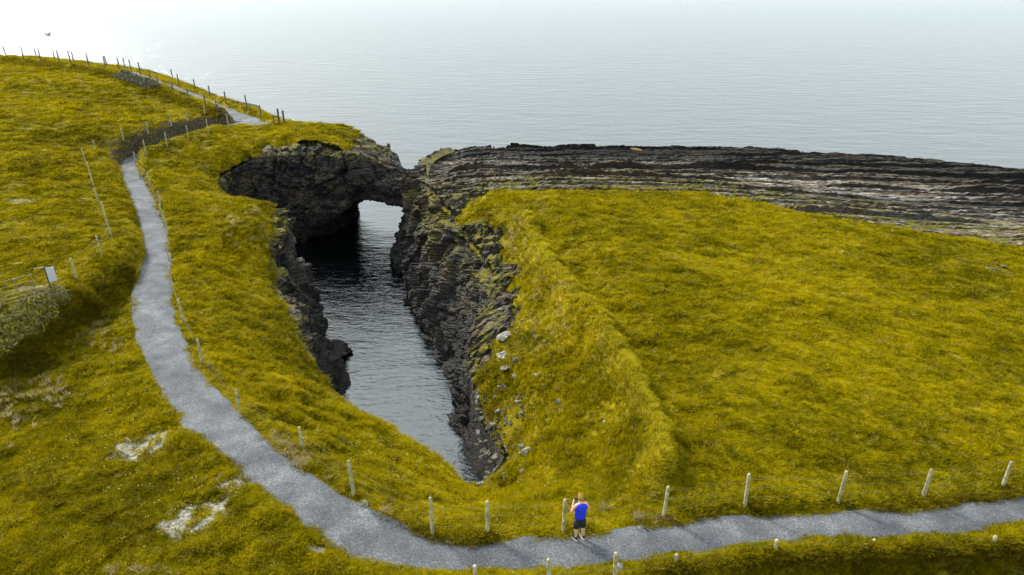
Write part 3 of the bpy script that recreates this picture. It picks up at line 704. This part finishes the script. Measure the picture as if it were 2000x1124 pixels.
# gateposts + slab where the path reaches the sea
g0 = hit(548, 243); gp = empty('gate', g0); tag(gp, 'pair of tall dark wooden gateposts where the upper path meets the cliff edge', 'gate')
for dx, h in ((-.1, 1.5), (.35, 1.3)):
    m = MB(); m.box((dx, dx * .4, h / 2 - .1), (.16, .12, h + .2)); m.box((dx, dx * .4, h + .02), (.19, .15, .05)); m.build('gatepost', M_dwood, gp)
m = MB(); m.box((-.42, 0, .40), (.5, .05, .08)); m.box((-.42, 0, .75), (.5, .05, .08)); m.box((-.66, 0, .42), (.09, .09, .95)); m.build('side_rail', M_dwood, gp)
s0 = hit(513, 244); m = MB(); m.box((0, 0, .06), (1.9, .35, .16)); m.box((0, 0, .15), (1.84, .30, .03))
sl = m.build('stone_slab', M_pale, None); sl.location = s0; add_attr(sl, 'tide', [0] * 16); tag(sl, 'long pale stone slab lying across the path end beside the dark gateposts', 'slab')

# field gate
ga, gb = Vector(hit(7, 603)), Vector(hit(78, 612)); gdir = (gb - ga); gl = gdir.length; gr = empty('field_gate', ga, math.atan2(gdir.y, gdir.x)); tag(gr, 'galvanised barred field gate standing beside the gorse at left edge', 'gate')
m = MB()
for x in (0.06, gl - .06, gl * .5): m = MB(); m.box((x, 0, .68), (.035, .03, 1.12)); m.build('upright', M_metal, gr)
for z in (.14, .32, .5, .68, .92, 1.22): m = MB(); m.tube([(.03, 0, z), (gl - .03, 0, z)], .015, 6); m.build('bar', M_metal, gr, True)
m = post_mesh(3, .07, 1.5); m.build('gatepost', M_post, gr, True).location = (-.08, .06, 0)
# sign seen from the side and behind
sp_ = hit(112, 575); sr = empty('sign', sp_, R(35)); tag(sr, 'small white notice board on a post standing above the gorse', 'sign')
m = MB(); m.box((0, 0, 1.05), (.34, .025, .74)); m.build('board', M_white, sr)
m = MB(); m.box((-.2, .05, .72), (.06, .06, 1.5)); m.box((.0, .035, 1.40), (.46, .04, .05)); m.build('post', M_dwood, sr)
m = MB(); m.box((-.42, .06, 1.48), (.42, .05, .04)); m.build('top_rail', M_post, sr)

# ------------------------------------------------------------------ stones
def rock_mesh(seed, sub=3, flatn=.7, cut=13):
    import bmesh
    bm = bmesh.new(); bmesh.ops.create_icosphere(bm, subdivisions=sub, radius=1); q = np.random.default_rng(seed)
    pl_ = [(Vector(q.normal(size=3)).normalized(), q.uniform(.42, .78)) for _ in range(cut)]
    for v in bm.verts:
        for nn, dd in pl_:
            e = v.co.dot(nn) - dd
            if e > 0: v.co -= nn * e
        v.co *= 1 + .06 * (random.random() - .5); v.co.z *= flatn
    me = bpy.data.meshes.new('boulder'); bm.to_mesh(me); bm.free(); me.materials.append(M_stone)
    for nme in ('tide', 'moss'):
        a = me.attributes.new(nme, 'FLOAT', 'POINT'); a.data.foreach_set('value', [0.0 if nme == 'tide' else .35] * len(me.vertices))
    return me
RK = [rock_mesh(i) for i in range(8)]
def stone(p, size, label, name='boulder', cat='boulder', group=None, m=None, sink=.25, sc=(1, 1, 1)):
    o = bpy.data.objects.new(name, random.choice(RK)); link(o)
    if m is not None:
        o.data = o.data.copy(); o.data.materials[0] = m
    o.location = (p[0], p[1], p[2] + size * (.5 - sink)); o.rotation_euler = (random.uniform(-.3, .3), random.uniform(-.3, .3), random.uniform(0, 6.3))
    o.scale = (size * sc[0] * random.uniform(.85, 1.25), size * sc[1] * random.uniform(.8, 1.1), size * sc[2] * random.uniform(.75, 1.1)); tag(o, label, cat, group); return o
for px, py, sz, lb in [
 (713,992,.20,'white rounded stone at the edge of the gravel path near the bend'),
 (1209,1114,.20,'pale stone on the grass verge beside a post of the nearest fence'),
 (983,665,.42,'pale slab of rock at the cliff brink, topmost on the grassy slope'),
 (985,697,.30,'upper grey boulder of the dark cluster below the pale slab'),
 (990,722,.34,'lower grey boulder of the dark cluster below the pale slab'),
 (1009,708,.28,'light grey boulder on the right of the dark cluster'),
 (1009,738,.30,'flat dark boulder below the cluster on the grassy slope'),
 (1048,735,.17,'small lone white stone right of the dark boulder cluster'),
 (1062,758,.12,'tiny white stone in the grass below the lone white stone'),
 (1090,792,.24,'larger grey stone of the group out on the open slope'),
 (1088,804,.19,'lower grey stone of the group out on the open slope'),
 (1103,800,.15,'small right hand stone of the group out on the open slope'),
 (1046,820,.20,'lone grey stone half sunk in grass left of the open slope group'),
 (1182,828,.16,'thin pale stone close under the old grassy bank'),
 (1098,880,.13,'flat pale stone in grass low on the slope above the path'),
 (1020,876,.24,'upright white stone beside the rubble at the inlet head'),
 (1030,887,.32,'pale blocky boulder beside the upright white stone'),
 (1941,530,.40,'low dark flat stone in the pasture near the right edge'),
 (1957,523,.42,'pale flat stone in the pasture near the right edge')]:
    p = hit(px, py); stone(p, sz, lb, m=M_pale if 'white' in lb or 'pale' in lb else None, sc=(1.3, 1, .5) if 'flat' in lb or 'slab' in lb or 'thin' in lb else (1, 1, 1))
sh = un(1241, 297, -3.3); stone((sh[0], sh[1], -3.2), .55, 'rounded orange lichened boulder sitting high on the dark rock shelf', m=make_rock('orange_rock', (.25, .12, .05), (.5, .3, .15)), sc=(1.6, 1, .7))
# rubble at the head of the inlet
rq = random.Random(4)
RUB = [un(*c)[:2] for c in [(938,978,-3.6),(925,935,-4.6),(935,880,-6),(925,820,-6),(960,770,-4.8),(1000,775,-4.0),(1035,810,-3.6),(1025,870,-4.0),(1035,940,-3.6),(985,978,-3.3)]]
bx = [min(p[0] for p in RUB), max(p[0] for p in RUB), min(p[1] for p in RUB), max(p[1] for p in RUB)]; k = 0
while k < 150:
    x = rq.uniform(bx[0] - .3, bx[1]); y = rq.uniform(bx[2], bx[3])
    if not inside(np.array([x]), np.array([y]), RUB)[0]: continue
    v_ = float(sdist(np.array([x]), np.array([y]), VOID)[0]); z = ground(x, y)
    if v_ > 0: z -= v_ * 2.4
    if v_ > 1.3: continue
    if rq.random() > (1 if v_ > -1.2 else .45): continue
    stone((x, y, z), rq.uniform(.07, .26) * (1.2 if v_ > -.2 else .85), 'grey block of rubble lying among many at the head of the inlet', 'rubble_block', 'rock', 'rubble blocks at the head of the inlet', sink=.3); k += 1
p = hit(466, 203); stone((p[0] + .6, p[1] + .6, p[2] - .7), 1.3, 'dark rock outcrop on the cliff edge behind the farthest fence', 'rock_outcrop', 'rock', m=M_cliff, sc=(1.7, 1, .6))

# ------------------------------------------------------------------ bushes
M_gorse = flat('gorse_leaf', (.13, .12, .008), .9, var=.8, sc=3); M_gorse2 = flat('gorse_yellow', (.42, .34, .03), .9, var=.4); M_twig = flat('dry_twig', (.24, .20, .11), .9, var=.4)
def bush(name, pts, label, cat, n, hgt, wid, leaf=.05, mats=(M_gorse, M_gorse2)):
    root = empty(name, (pts[0][0], pts[0][1], ground(pts[0][0], pts[0][1]))); tag(root, label, cat); o0 = root.location
    P = resample(np.array(pts), .3); bl = [MB(), MB()]; tw = MB()
    for i in range(n):
        a = P[rq.randrange(len(P))]; ang = rq.uniform(0, 6.28); rr = wid * math.sqrt(rq.random()); x = a[0] + rr * math.cos(ang); y = a[1] + rr * math.sin(ang)
        lump = .55 + .75 * float(vn(np.array([x * 1.1]), np.array([y * 1.1]), s=77)[0]); top = hgt * lump * math.sqrt(max(0, 1 - (rr / wid) ** 2)) + .08
        z = top * (1 - .6 * rq.random() ** 2)
        c = Vector((x, y, ground(x, y) + z)) - o0; u = Vector((rq.gauss(0, 1), rq.gauss(0, 1), rq.gauss(.4, 1))).normalized(); v = u.orthogonal().normalized(); v.rotate(Matrix.Rotation(rq.uniform(0, 6), 3, u)); s_ = leaf * rq.uniform(.6, 1.7)
        bl[1 if rq.random() < .34 else 0].add([c - v * s_ * .35, c + u * s_ * 1.3, c + v * s_ * .35, c - u * s_ * .6], [(0, 1, 2), (0, 2, 3)])
        if i % 14 == 0:
            d = Vector((rq.gauss(0, 1), rq.gauss(0, 1), rq.uniform(.1, 1.1))).normalized() * rq.uniform(.25, .7); tw.tube([c - d * .4, c + d * .3 + Vector((0, 0, .05)), c + d * .6], [.012, .008, .003], 3)
    bl[0].build('foliage', mats[0], root); bl[1].build('blossom', mats[1], root); tw.build('twigs', M_twig, root)
def pts_px(l): return [hit(*q)[:2] for q in l]
bush('gorse_hedge', pts_px([(-60,700),(5,672),(45,640),(85,606)]), 'ragged yellow green gorse hedge with dry twigs running below the field gate', 'hedge', 12000, .5, .55, .08)
bush('gorse_bush', pts_px([(85,592),(115,580)]), 'grey green bush growing round the foot of the white notice board', 'bush', 3500, .4, .5)
bush('bramble_thicket', pts_px([(235,152),(262,160),(300,172)]), 'grey bramble thicket on the old bank beside the upper path', 'bush', 7000, .65, .95, .10, (flat('bramble', (.09, .085, .03), .9, var=.7, sc=2), flat('bramble_grey', (.26, .25, .21), .9)))

# ------------------------------------------------------------------ bird
b0 = Vector(un(95, 69, 6.9)); b0 = Vector((-47.0 * 1.0, 0, 0)); 
_d = 78.0; _t = math.tan(PITCH + math.atan((69 - CY) / F)); _z = CAMZ - _d * _t; b0 = Vector(un(95, 69, _z))
M_bird = flat('bird', (.05, .05, .055), .8); br = empty('seagull', b0, R(75)); br.scale = (1.5, 1.5, 1.5); tag(br, 'tiny dark seabird flying over the bright sea at top left', 'bird')
m = MB(); m.loft([[Vector((math.cos(a) * r_, y, math.sin(a) * r_ * .9)) for a in [i * .785 for i in range(8)]] for y, r_ in ((-.24, .01), (-.16, .04), (-.02, .06), (.1, .05), (.17, .032), (.22, .03), (.27, .008))]); m.build('body', M_bird, br, True)
for sgn in (-1, 1):
    m = MB(); m.loft([[Vector((sgn * x, y0 + c, z)), Vector((sgn * x, y0, z + .012)), Vector((sgn * x, y0 - c, z)), Vector((sgn * x, y0, z - .008))] for x, y0, z, c in ((.03, .03, .02, .08), (.22, .07, .16, .07), (.42, .0, .2, .045), (.56, -.08, .24, .008))]); m.build('wing', M_bird, br, True)

# ------------------------------------------------------------------ person
def skin_obj(name, verts, edges, rads, m, parent, sub=2):
    me = bpy.data.meshes.new(name); me.from_pydata(verts, edges, []); o = bpy.data.objects.new(name, me); link(o)
    sk = o.modifiers.new('s', 'SKIN'); sk.use_smooth_shade = True; sb = o.modifiers.new('b', 'SUBSURF'); sb.levels = sub; sb.render_levels = sub
    lay = me.skin_vertices[0].data if me.skin_vertices else None
    for i, r_ in enumerate(rads): lay[i].radius = r_ if isinstance(r_, tuple) else (r_, r_)
    lay[0].use_root = True
    dg = bpy.context.evaluated_depsgraph_get(); dg.update(); m2 = bpy.data.meshes.new_from_object(o.evaluated_get(dg)); bpy.data.objects.remove(o); bpy.data.meshes.remove(me)
    m2.name = name; m2.materials.clear(); m2.materials.append(m); m2.polygons.foreach_set('use_smooth', [True] * len(m2.polygons))
    r_ = bpy.data.objects.new(name, m2); r_.parent = parent; return link(r_)
M_skin = flat('skin', (.58, .34, .24), .6, var=.08); M_hair = flat('ginger_hair', (.34, .16, .035), .7, var=.4, sc=40); M_shirt = flat('blue_vest', (.006, .03, .62), .75, var=.15, sc=12)
M_short = flat('black_cloth', (.010, .010, .013), .85); M_shoe = flat('black_shoe', (.015, .015, .018), .6); M_sole = flat('white_sole', (.75, .75, .74), .6, var=.05)
pp = un(1131, 1052, .0); gz = pp[2] + 0.0
pr = empty('person', (pp[0], pp[1], gz), R(14)); pr.scale = (.93, .93, .9); tag(pr, 'person in blue sleeveless top and black shorts, seen from behind, holding up a phone', 'person')
V = [(0,0,.95),(0,-.01,1.12),(0,-.015,1.30),(0,-.02,1.42),(0,.0,1.50),(0,.03,1.57),(0,.05,1.65),(0,.055,1.73)]
E = [(i, i + 1) for i in range(7)]; RD = [(.15,.105),(.135,.095),(.155,.105),(.13,.085),.052,.062,(.077,.09),(.06,.07)]
def chain(start, pts, rads):
    p = start
    for a, r_ in zip(pts, rads): V.append(a); RD.append(r_); E.append((p, len(V) - 1)); p = len(V) - 1
    return p
chain(6, [(0,.135,1.635),(0,.158,1.622)], [.018,.012])                      # nose
for s_ in (-1, 1):
    chain(6, [(s_*.082,.045,1.645),(s_*.093,.04,1.65)], [.014,.012])        # ears
    k = chain(0, [(s_*.095,0,.87),(s_*.105,.01,.68),(s_*.11,.02,.50),(s_*.115,-.012,.34),(s_*.12,-.01,.12),(s_*.122,.03,.06)], [.095,.082,.060,.062,.040,.04])
    k = chain(3, [(s_*.165,-.02,1.42),(s_*.235,.0,1.30),(s_*.27,.03,1.14),(s_*.235,.14,1.14),(s_*.15,.28,1.20),(s_*.125,.33,1.225),(s_*.105,.37,1.245)], [.062,.050,.042,.043,.028,.026,(.034,.02)])
    for fi, (dz, ln) in enumerate(((.03,.9),(.012,1.0),(-.006,.95),(-.024,.75))):
        bx_, by_, bz_ = s_*.10, .40, 1.25 + dz; chain(k, [(bx_, by_, bz_), (bx_ - s_*.012*ln, by_ + .03*ln, bz_ + .006), (bx_ - s_*.035*ln, by_ + .038*ln, bz_ + .008)], [.010,.009,.007])
    chain(k, [(s_*.085,.365,1.275),(s_*.06,.385,1.30)], [.011,.009])
skin_obj('body', V, E, RD, M_skin, pr)
def ell(cx, cy, z, a, b, n=20, ph=0): return [Vector((cx + a * math.cos(t), cy + b * math.sin(t), z)) for t in [i * 2 * math.pi / n for i in range(n)]]
m = MB(); m.loft([ell(0,0,.90,.178,.135), ell(0,0,.95,.182,.138), ell(0,-.01,1.08,.172,.128), ell(0,-.015,1.2,.185,.135), ell(0,-.015,1.32,.205,.14), ell(0,-.02,1.40,.212,.122), ell(0,-.02,1.455,.175,.10), ell(0,-.015,1.485,.105,.082), ell(0,-.01,1.495,.078,.07)]); m.build('vest', M_shirt, pr, True)
m = MB(); m.loft([ell(0,0,.70,.16,.12), ell(0,0,.80,.178,.132), ell(0,0,.92,.172,.128), ell(0,0,.98,.165,.12)])
for s_ in (-1, 1): m.loft([ell(s_*.108,.012,.50,.098,.105), ell(s_*.105,.01,.62,.102,.11), ell(s_*.095,.0,.80,.095,.118)])
m.build('shorts', M_short, pr, True)
for s_, rz_, dy in ((-1, .35, -.03), (1, .1, .04)):
    sh_ = empty('shoe', (0, 0, 0)); bpy.data.objects.remove(sh_)
    m = MB(); Rm = Matrix.Rotation(rz_, 3, 'Z'); c0 = Vector((s_*.125, -.01, 0))
    def ring(y, a, z0, z1): return [c0 + Rm @ Vector((a * math.cos(t), y, (z0 + z1) / 2 + (z1 - z0) / 2 * math.sin(t))) for t in [i * .628 for i in range(10)]]
    m.loft([ring(-.085,.028,.02,.10), ring(-.06,.042,.02,.125), ring(.0,.045,.02,.12), ring(.06,.046,.02,.09), ring(.12,.05,.02,.07), ring(.17,.045,.02,.06), ring(.205,.02,.02,.045)])
    so = m.build('shoe', M_shoe, pr, True)
    m = MB(); out = [(-.09,.03),(-.06,.047),(0,.048),(.06,.05),(.13,.056),(.18,.048),(.215,.02)]
    lo = [c0 + Rm @ Vector((a, y, 0)) for y, a in out] + [c0 + Rm @ Vector((-a, y, 0)) for y, a in out[::-1]]; m.loft([lo, [p + Vector((0, 0, .035)) for p in lo]]); m.build('sole', M_sole, so)
m = MB(); rings = []
for z, a, b, cy in ((1.615,.070,.045,.0),(1.64,.084,.066,.008),(1.68,.088,.086,.026),(1.72,.084,.092,.042),(1.755,.070,.082,.052),(1.778,.042,.052,.055),(1.785,.012,.015,.055)):
    rings.append([Vector((a * math.cos(t) * (1 + .04 * math.sin(5*t)), cy + b * math.sin(t) * (1 + .05 * math.sin(7 * t + z * 50)), z + (.02 * math.sin(t) if z > 1.6 else 0))) for t in [i * .3142 for i in range(20)]])
m.loft(rings); m.build('hair', M_hair, pr, True)
c_ = Vector((0.0, 0.40, 1.28)); m = MB(); m.box(c_, (.15, .012, .075), Matrix.Rotation(-.5, 3, 'X')); ph = m.build('phone', M_shoe, None); ph.matrix_world = Matrix.Translation((pp[0], pp[1], gz)) @ Matrix.Rotation(R(14), 4, 'Z') @ Matrix.Diagonal((.93, .93, .9, 1))
tag(ph, 'dark phone held up in both hands by the person in blue', 'phone')

# ------------------------------------------------------------------ grass
src = bpy.data.collections.new('grass_sources')          # not linked to the scene: only instanced
def tuft(name, m, seed, n=16, r=.16, hgt=.24, w_=.012):
    q = random.Random(seed); vs = []; fs = []
    for i in range(n):
        a = q.uniform(0, 6.28); d = r * math.sqrt(q.random()); b = Vector((d * math.cos(a), d * math.sin(a), -.03)); h = hgt * q.uniform(.45, 1.1)
        out = Vector((math.cos(a + q.uniform(-.8, .8)), math.sin(a + q.uniform(-.8, .8)), 0)) * h * q.uniform(.2, .9) + Vector((.25, -.12, 0)) * h
        sd_ = Vector((-out.y, out.x, 0)).normalized() * w_ * q.uniform(.7, 1.4); k = len(vs)
        mid = b + out * .35 + Vector((0, 0, h * .7)); tip = b + out + Vector((0, 0, h * .85))
        vs += [b - sd_, b + sd_, mid + sd_ * .8, mid - sd_ * .8, tip]; fs += [(k, k + 1, k + 2, k + 3), (k + 3, k + 2, k + 4)]
    me = bpy.data.meshes.new(name); me.from_pydata(vs, [], fs); me.materials.append(m); me.polygons.foreach_set('use_smooth', [True] * len(me.polygons))
    o = bpy.data.objects.new(name, me); return o

def scatter(name, pts, scl, sources, tone=None):
    """points mesh + geometry nodes that put one of the tufts on each point"""
    col = bpy.data.collections.new(name + '_tufts')
    for s_ in sources: col.objects.link(s_)
    me = bpy.data.meshes.new(name); me.vertices.add(len(pts)); me.vertices.foreach_set('co', pts.astype(np.float32).ravel())
    a = me.attributes.new('sc', 'FLOAT_VECTOR', 'POINT'); a.data.foreach_set('vector', scl.astype(np.float32).ravel())
    if tone is not None: t_ = me.attributes.new('tone', 'FLOAT', 'POINT'); t_.data.foreach_set('value', tone.astype(np.float32))
    o = bpy.data.objects.new(name, me); link(o); tag(o, kind='stuff')
    ng = bpy.data.node_groups.new(name, 'GeometryNodeTree'); ng.interface.new_socket('Geometry', in_out='INPUT', socket_type='NodeSocketGeometry'); ng.interface.new_socket('Geometry', in_out='OUTPUT', socket_type='NodeSocketGeometry')
    N, L = ng.nodes, ng.links; gi = N.new('NodeGroupInput'); go = N.new('NodeGroupOutput'); ip = N.new('GeometryNodeInstanceOnPoints'); ci = N.new('GeometryNodeCollectionInfo')
    ci.inputs['Collection'].default_value = col; ci.inputs['Separate Children'].default_value = True; ci.inputs['Reset Children'].default_value = True
    ip.inputs['Pick Instance'].default_value = True
    rv = N.new('FunctionNodeRandomValue'); rv.data_type = 'FLOAT_VECTOR'; rv.inputs['Min'].default_value = (-.15, -.15, -1.1); rv.inputs['Max'].default_value = (.15, .15, 1.1)
    na = N.new('GeometryNodeInputNamedAttribute'); na.data_type = 'FLOAT_VECTOR'; na.inputs['Name'].default_value = 'sc'
    L.new(gi.outputs[0], ip.inputs['Points']); L.new(ci.outputs[0], ip.inputs['Instance']); L.new(rv.outputs[0], ip.inputs['Rotation']); L.new(na.outputs[0], ip.inputs['Scale']); L.new(ip.outputs[0], go.inputs[0])
    md = o.modifiers.new('scatter', 'NODES'); md.node_group = ng; return o

def path_edge(X, Y):
    dp, q, _ = seg_dist(X, Y, PATH); hw = np.interp(q, np.arange(len(PATH)), PATH[:, 3]); ds, qs, _ = seg_dist(X, Y, spur)
    return np.minimum(dp - hw, ds - np.interp(qs, [0, 1, 2], spur[:, 3]))
NG = 460000
Dg = 12 * (115 / 12) ** (rng.random(NG) ** 1.0)                # denser near by, thinner far away
Xg = (rng.random(NG) * 2 - 1) * (Dg * .98 + 4)
keep = terrain_keep(Xg, Dg); Xg, Dg = Xg[keep], Dg[keep]
pe = path_edge(Xg, Dg) + .22 * fbm(Xg * 1.7, Dg * 1.7, s=121, o=3); rf = rock_field(Xg, Dg); bm_ = bare_mask(Xg, Dg); er = earth_mask(Xg, Dg)
cl = vn(Xg * .9, Dg * .9, s=122)
keep = (pe > -.02) & (rf < .5 * rng.random(len(Xg)) - .1) & (bm_ < .45 * rng.random(len(Xg)) + .02) & (er * .7 < rng.random(len(Xg))) & (cl > .15 * rng.random(len(Xg)))
Xg, Dg, pe, cl = Xg[keep], Dg[keep], pe[keep], cl[keep]
Zg = ground(Xg, Dg)
wsc = .62 * np.maximum(1, Dg / 20) ** .62; hsc = (.32 + .5 * sst(.35, .75, cl)) * (.75 + .5 * rng.random(len(Xg))) * np.where(pe < .35, .8, 1) * np.maximum(1, Dg / 25) ** .2
scl = np.stack([wsc * (.8 + .4 * rng.random(len(Xg))), wsc * (.8 + .4 * rng.random(len(Xg))), hsc * 1.15], 1)
scatter('grass', np.stack([Xg, Dg, Zg], 1), scl, [tuft('tuft', M_blade, i, 18) for i in range(5)],
        np.clip(.95 * np.exp(-(seg_dist(Xg, Dg, CREST)[0] / .42) ** 2) * (.5 + .8 * vn(Xg * 2, Dg * 2, s=123)) + .35 * np.exp(-(seg_dist(Xg, Dg, [(p[2], p[3]) for p in WALL[12:22]])[0] / .5) ** 2), 0, 1))
# dry tussocks
dp_ = []
for px, py, sx, sy, n in [(100,760,28,30,60),(25,790,30,40,60),(190,650,50,35,40),(560,880,30,20,70),(590,905,20,14,50),(545,860,14,10,30),(1250,1018,16,6,16),(1185,1000,8,8,5),(1290,1020,20,5,18),(270,1122,60,6,30),(470,440,45,35,30),(500,480,40,30,20),(640,960,40,20,10),(1085,560,40,40,25),(1060,640,50,30,25),(760,1000,60,20,14),(40,720,40,20,20),(1010,470,30,30,30),(210,690,40,30,15)]:
    for _ in range(n):
        q = hit(px + rq.gauss(0, sx * .6), py + rq.gauss(0, sy * .6)); e_ = float(path_edge(np.array([q[0]]), np.array([q[1]]))[0])
        if e_ > .05: dp_.append(q)
dp_ = np.array(dp_); k_ = np.clip(dp_[:, 1:2] / 25, .8, 2) ** .5
scatter('dry_grass', dp_, np.hstack([k_ * .55, k_ * .55, k_ * .9]) * rng.uniform(.6, 1.2, (len(dp_), 1)), [tuft('dry_tuft', M_dry, 50 + i, 22, .16, .34, .009) for i in range(3)])
# small yellow flowers in the turf
M_fl = flat('petals', (.85, .72, .10), .6, var=.1); M_fw = flat('petals_white', (.85, .83, .7), .6, var=.1)
def flower(seed, mt):
    o = tuft('flower', mt, seed, 1, .01, .1); me = bpy.data.meshes.new('flower'); q = random.Random(seed); vs = []; fs = []
    for i in range(2):
        c = Vector((q.gauss(0, .06), q.gauss(0, .06), .15 + q.random() * .1)); k = len(vs); vs += [c + Vector((math.cos(j * 1.257) * .013, math.sin(j * 1.257) * .013, .006 * (j % 2))) for j in range(5)]; fs.append((k, k + 1, k + 2, k + 3, k + 4))
    me.from_pydata(vs, [], fs); me.materials.append(mt); return bpy.data.objects.new('flower', me)
NF = 1700; Df = 12 * (45 / 12) ** rng.random(NF); Xf = (rng.random(NF) * 2 - 1) * Df * .9
k = terrain_keep(Xf, Df) & (path_edge(Xf, Df) > .15) & (rock_field(Xf, Df) < -.5) & (vn(Xf * .4, Df * .4, s=131) * (1 - .55 * sst(-3, 4, Xf)) > .35 + .3 * rng.random(NF)); Xf, Df = Xf[k], Df[k]
scatter('flowers', np.stack([Xf, Df, ground(Xf, Df) + .02], 1), np.ones((len(Xf), 3)) * (Df / 18)[:, None] ** .3, [flower(1, M_fl), flower(2, M_fl), flower(3, M_fw)])

# dark rough grass and heather on the old bank, the bank faces and in hollows
M_rough = make_blade('rough_blades', (.21, .165, .010))
dp_ = []
for a, b, w_, n in [((0,121),(100,130),4,130),((100,130),(200,145),4,150),((200,145),(262,163),5,110),((262,166),(330,190),5,150),((330,192),(392,214),5,160),((392,216),(428,224),6,90),
                    ((0,740),(130,640),26,300),((130,640),(262,530),18,280),((700,1005),(860,1062),7,150),((860,1064),(960,1058),6,110),((480,862),(600,935),6,100),
                    ((1240,1040),(1400,1012),4,60),((1700,998),(1990,972),4,110),((1560,1098),(1990,1085),12,420),((1250,1118),(1560,1098),6,160),
                    ((60,265),(200,285),9,70),((20,320),(130,330),12,80),((280,935),(420,930),22,110),((150,1020),(300,1040),26,150),((20,980),(120,1000),26,80),((560,700),(640,760),18,40),((120,210),(330,215),14,50)]:
    for _ in range(n):
        t = rq.random(); q = hit(a[0] + (b[0] - a[0]) * t + rq.gauss(0, 3), a[1] + (b[1] - a[1]) * t + rq.gauss(0, w_))
        if float(path_edge(np.array([q[0]]), np.array([q[1]]))[0]) > .0: dp_.append(q)
dp_ = np.array(dp_); k_ = np.clip(dp_[:, 1:2] / 20, .8, 5) ** .6
scatter('rough_grass', dp_, np.hstack([k_ * .8, k_ * .8, k_ ** .5 * .85]) * rng.uniform(.7, 1.2, (len(dp_), 1)), [tuft('rough_tuft', M_rough, 80 + i, 26, .2, .30, .012) for i in range(3)])
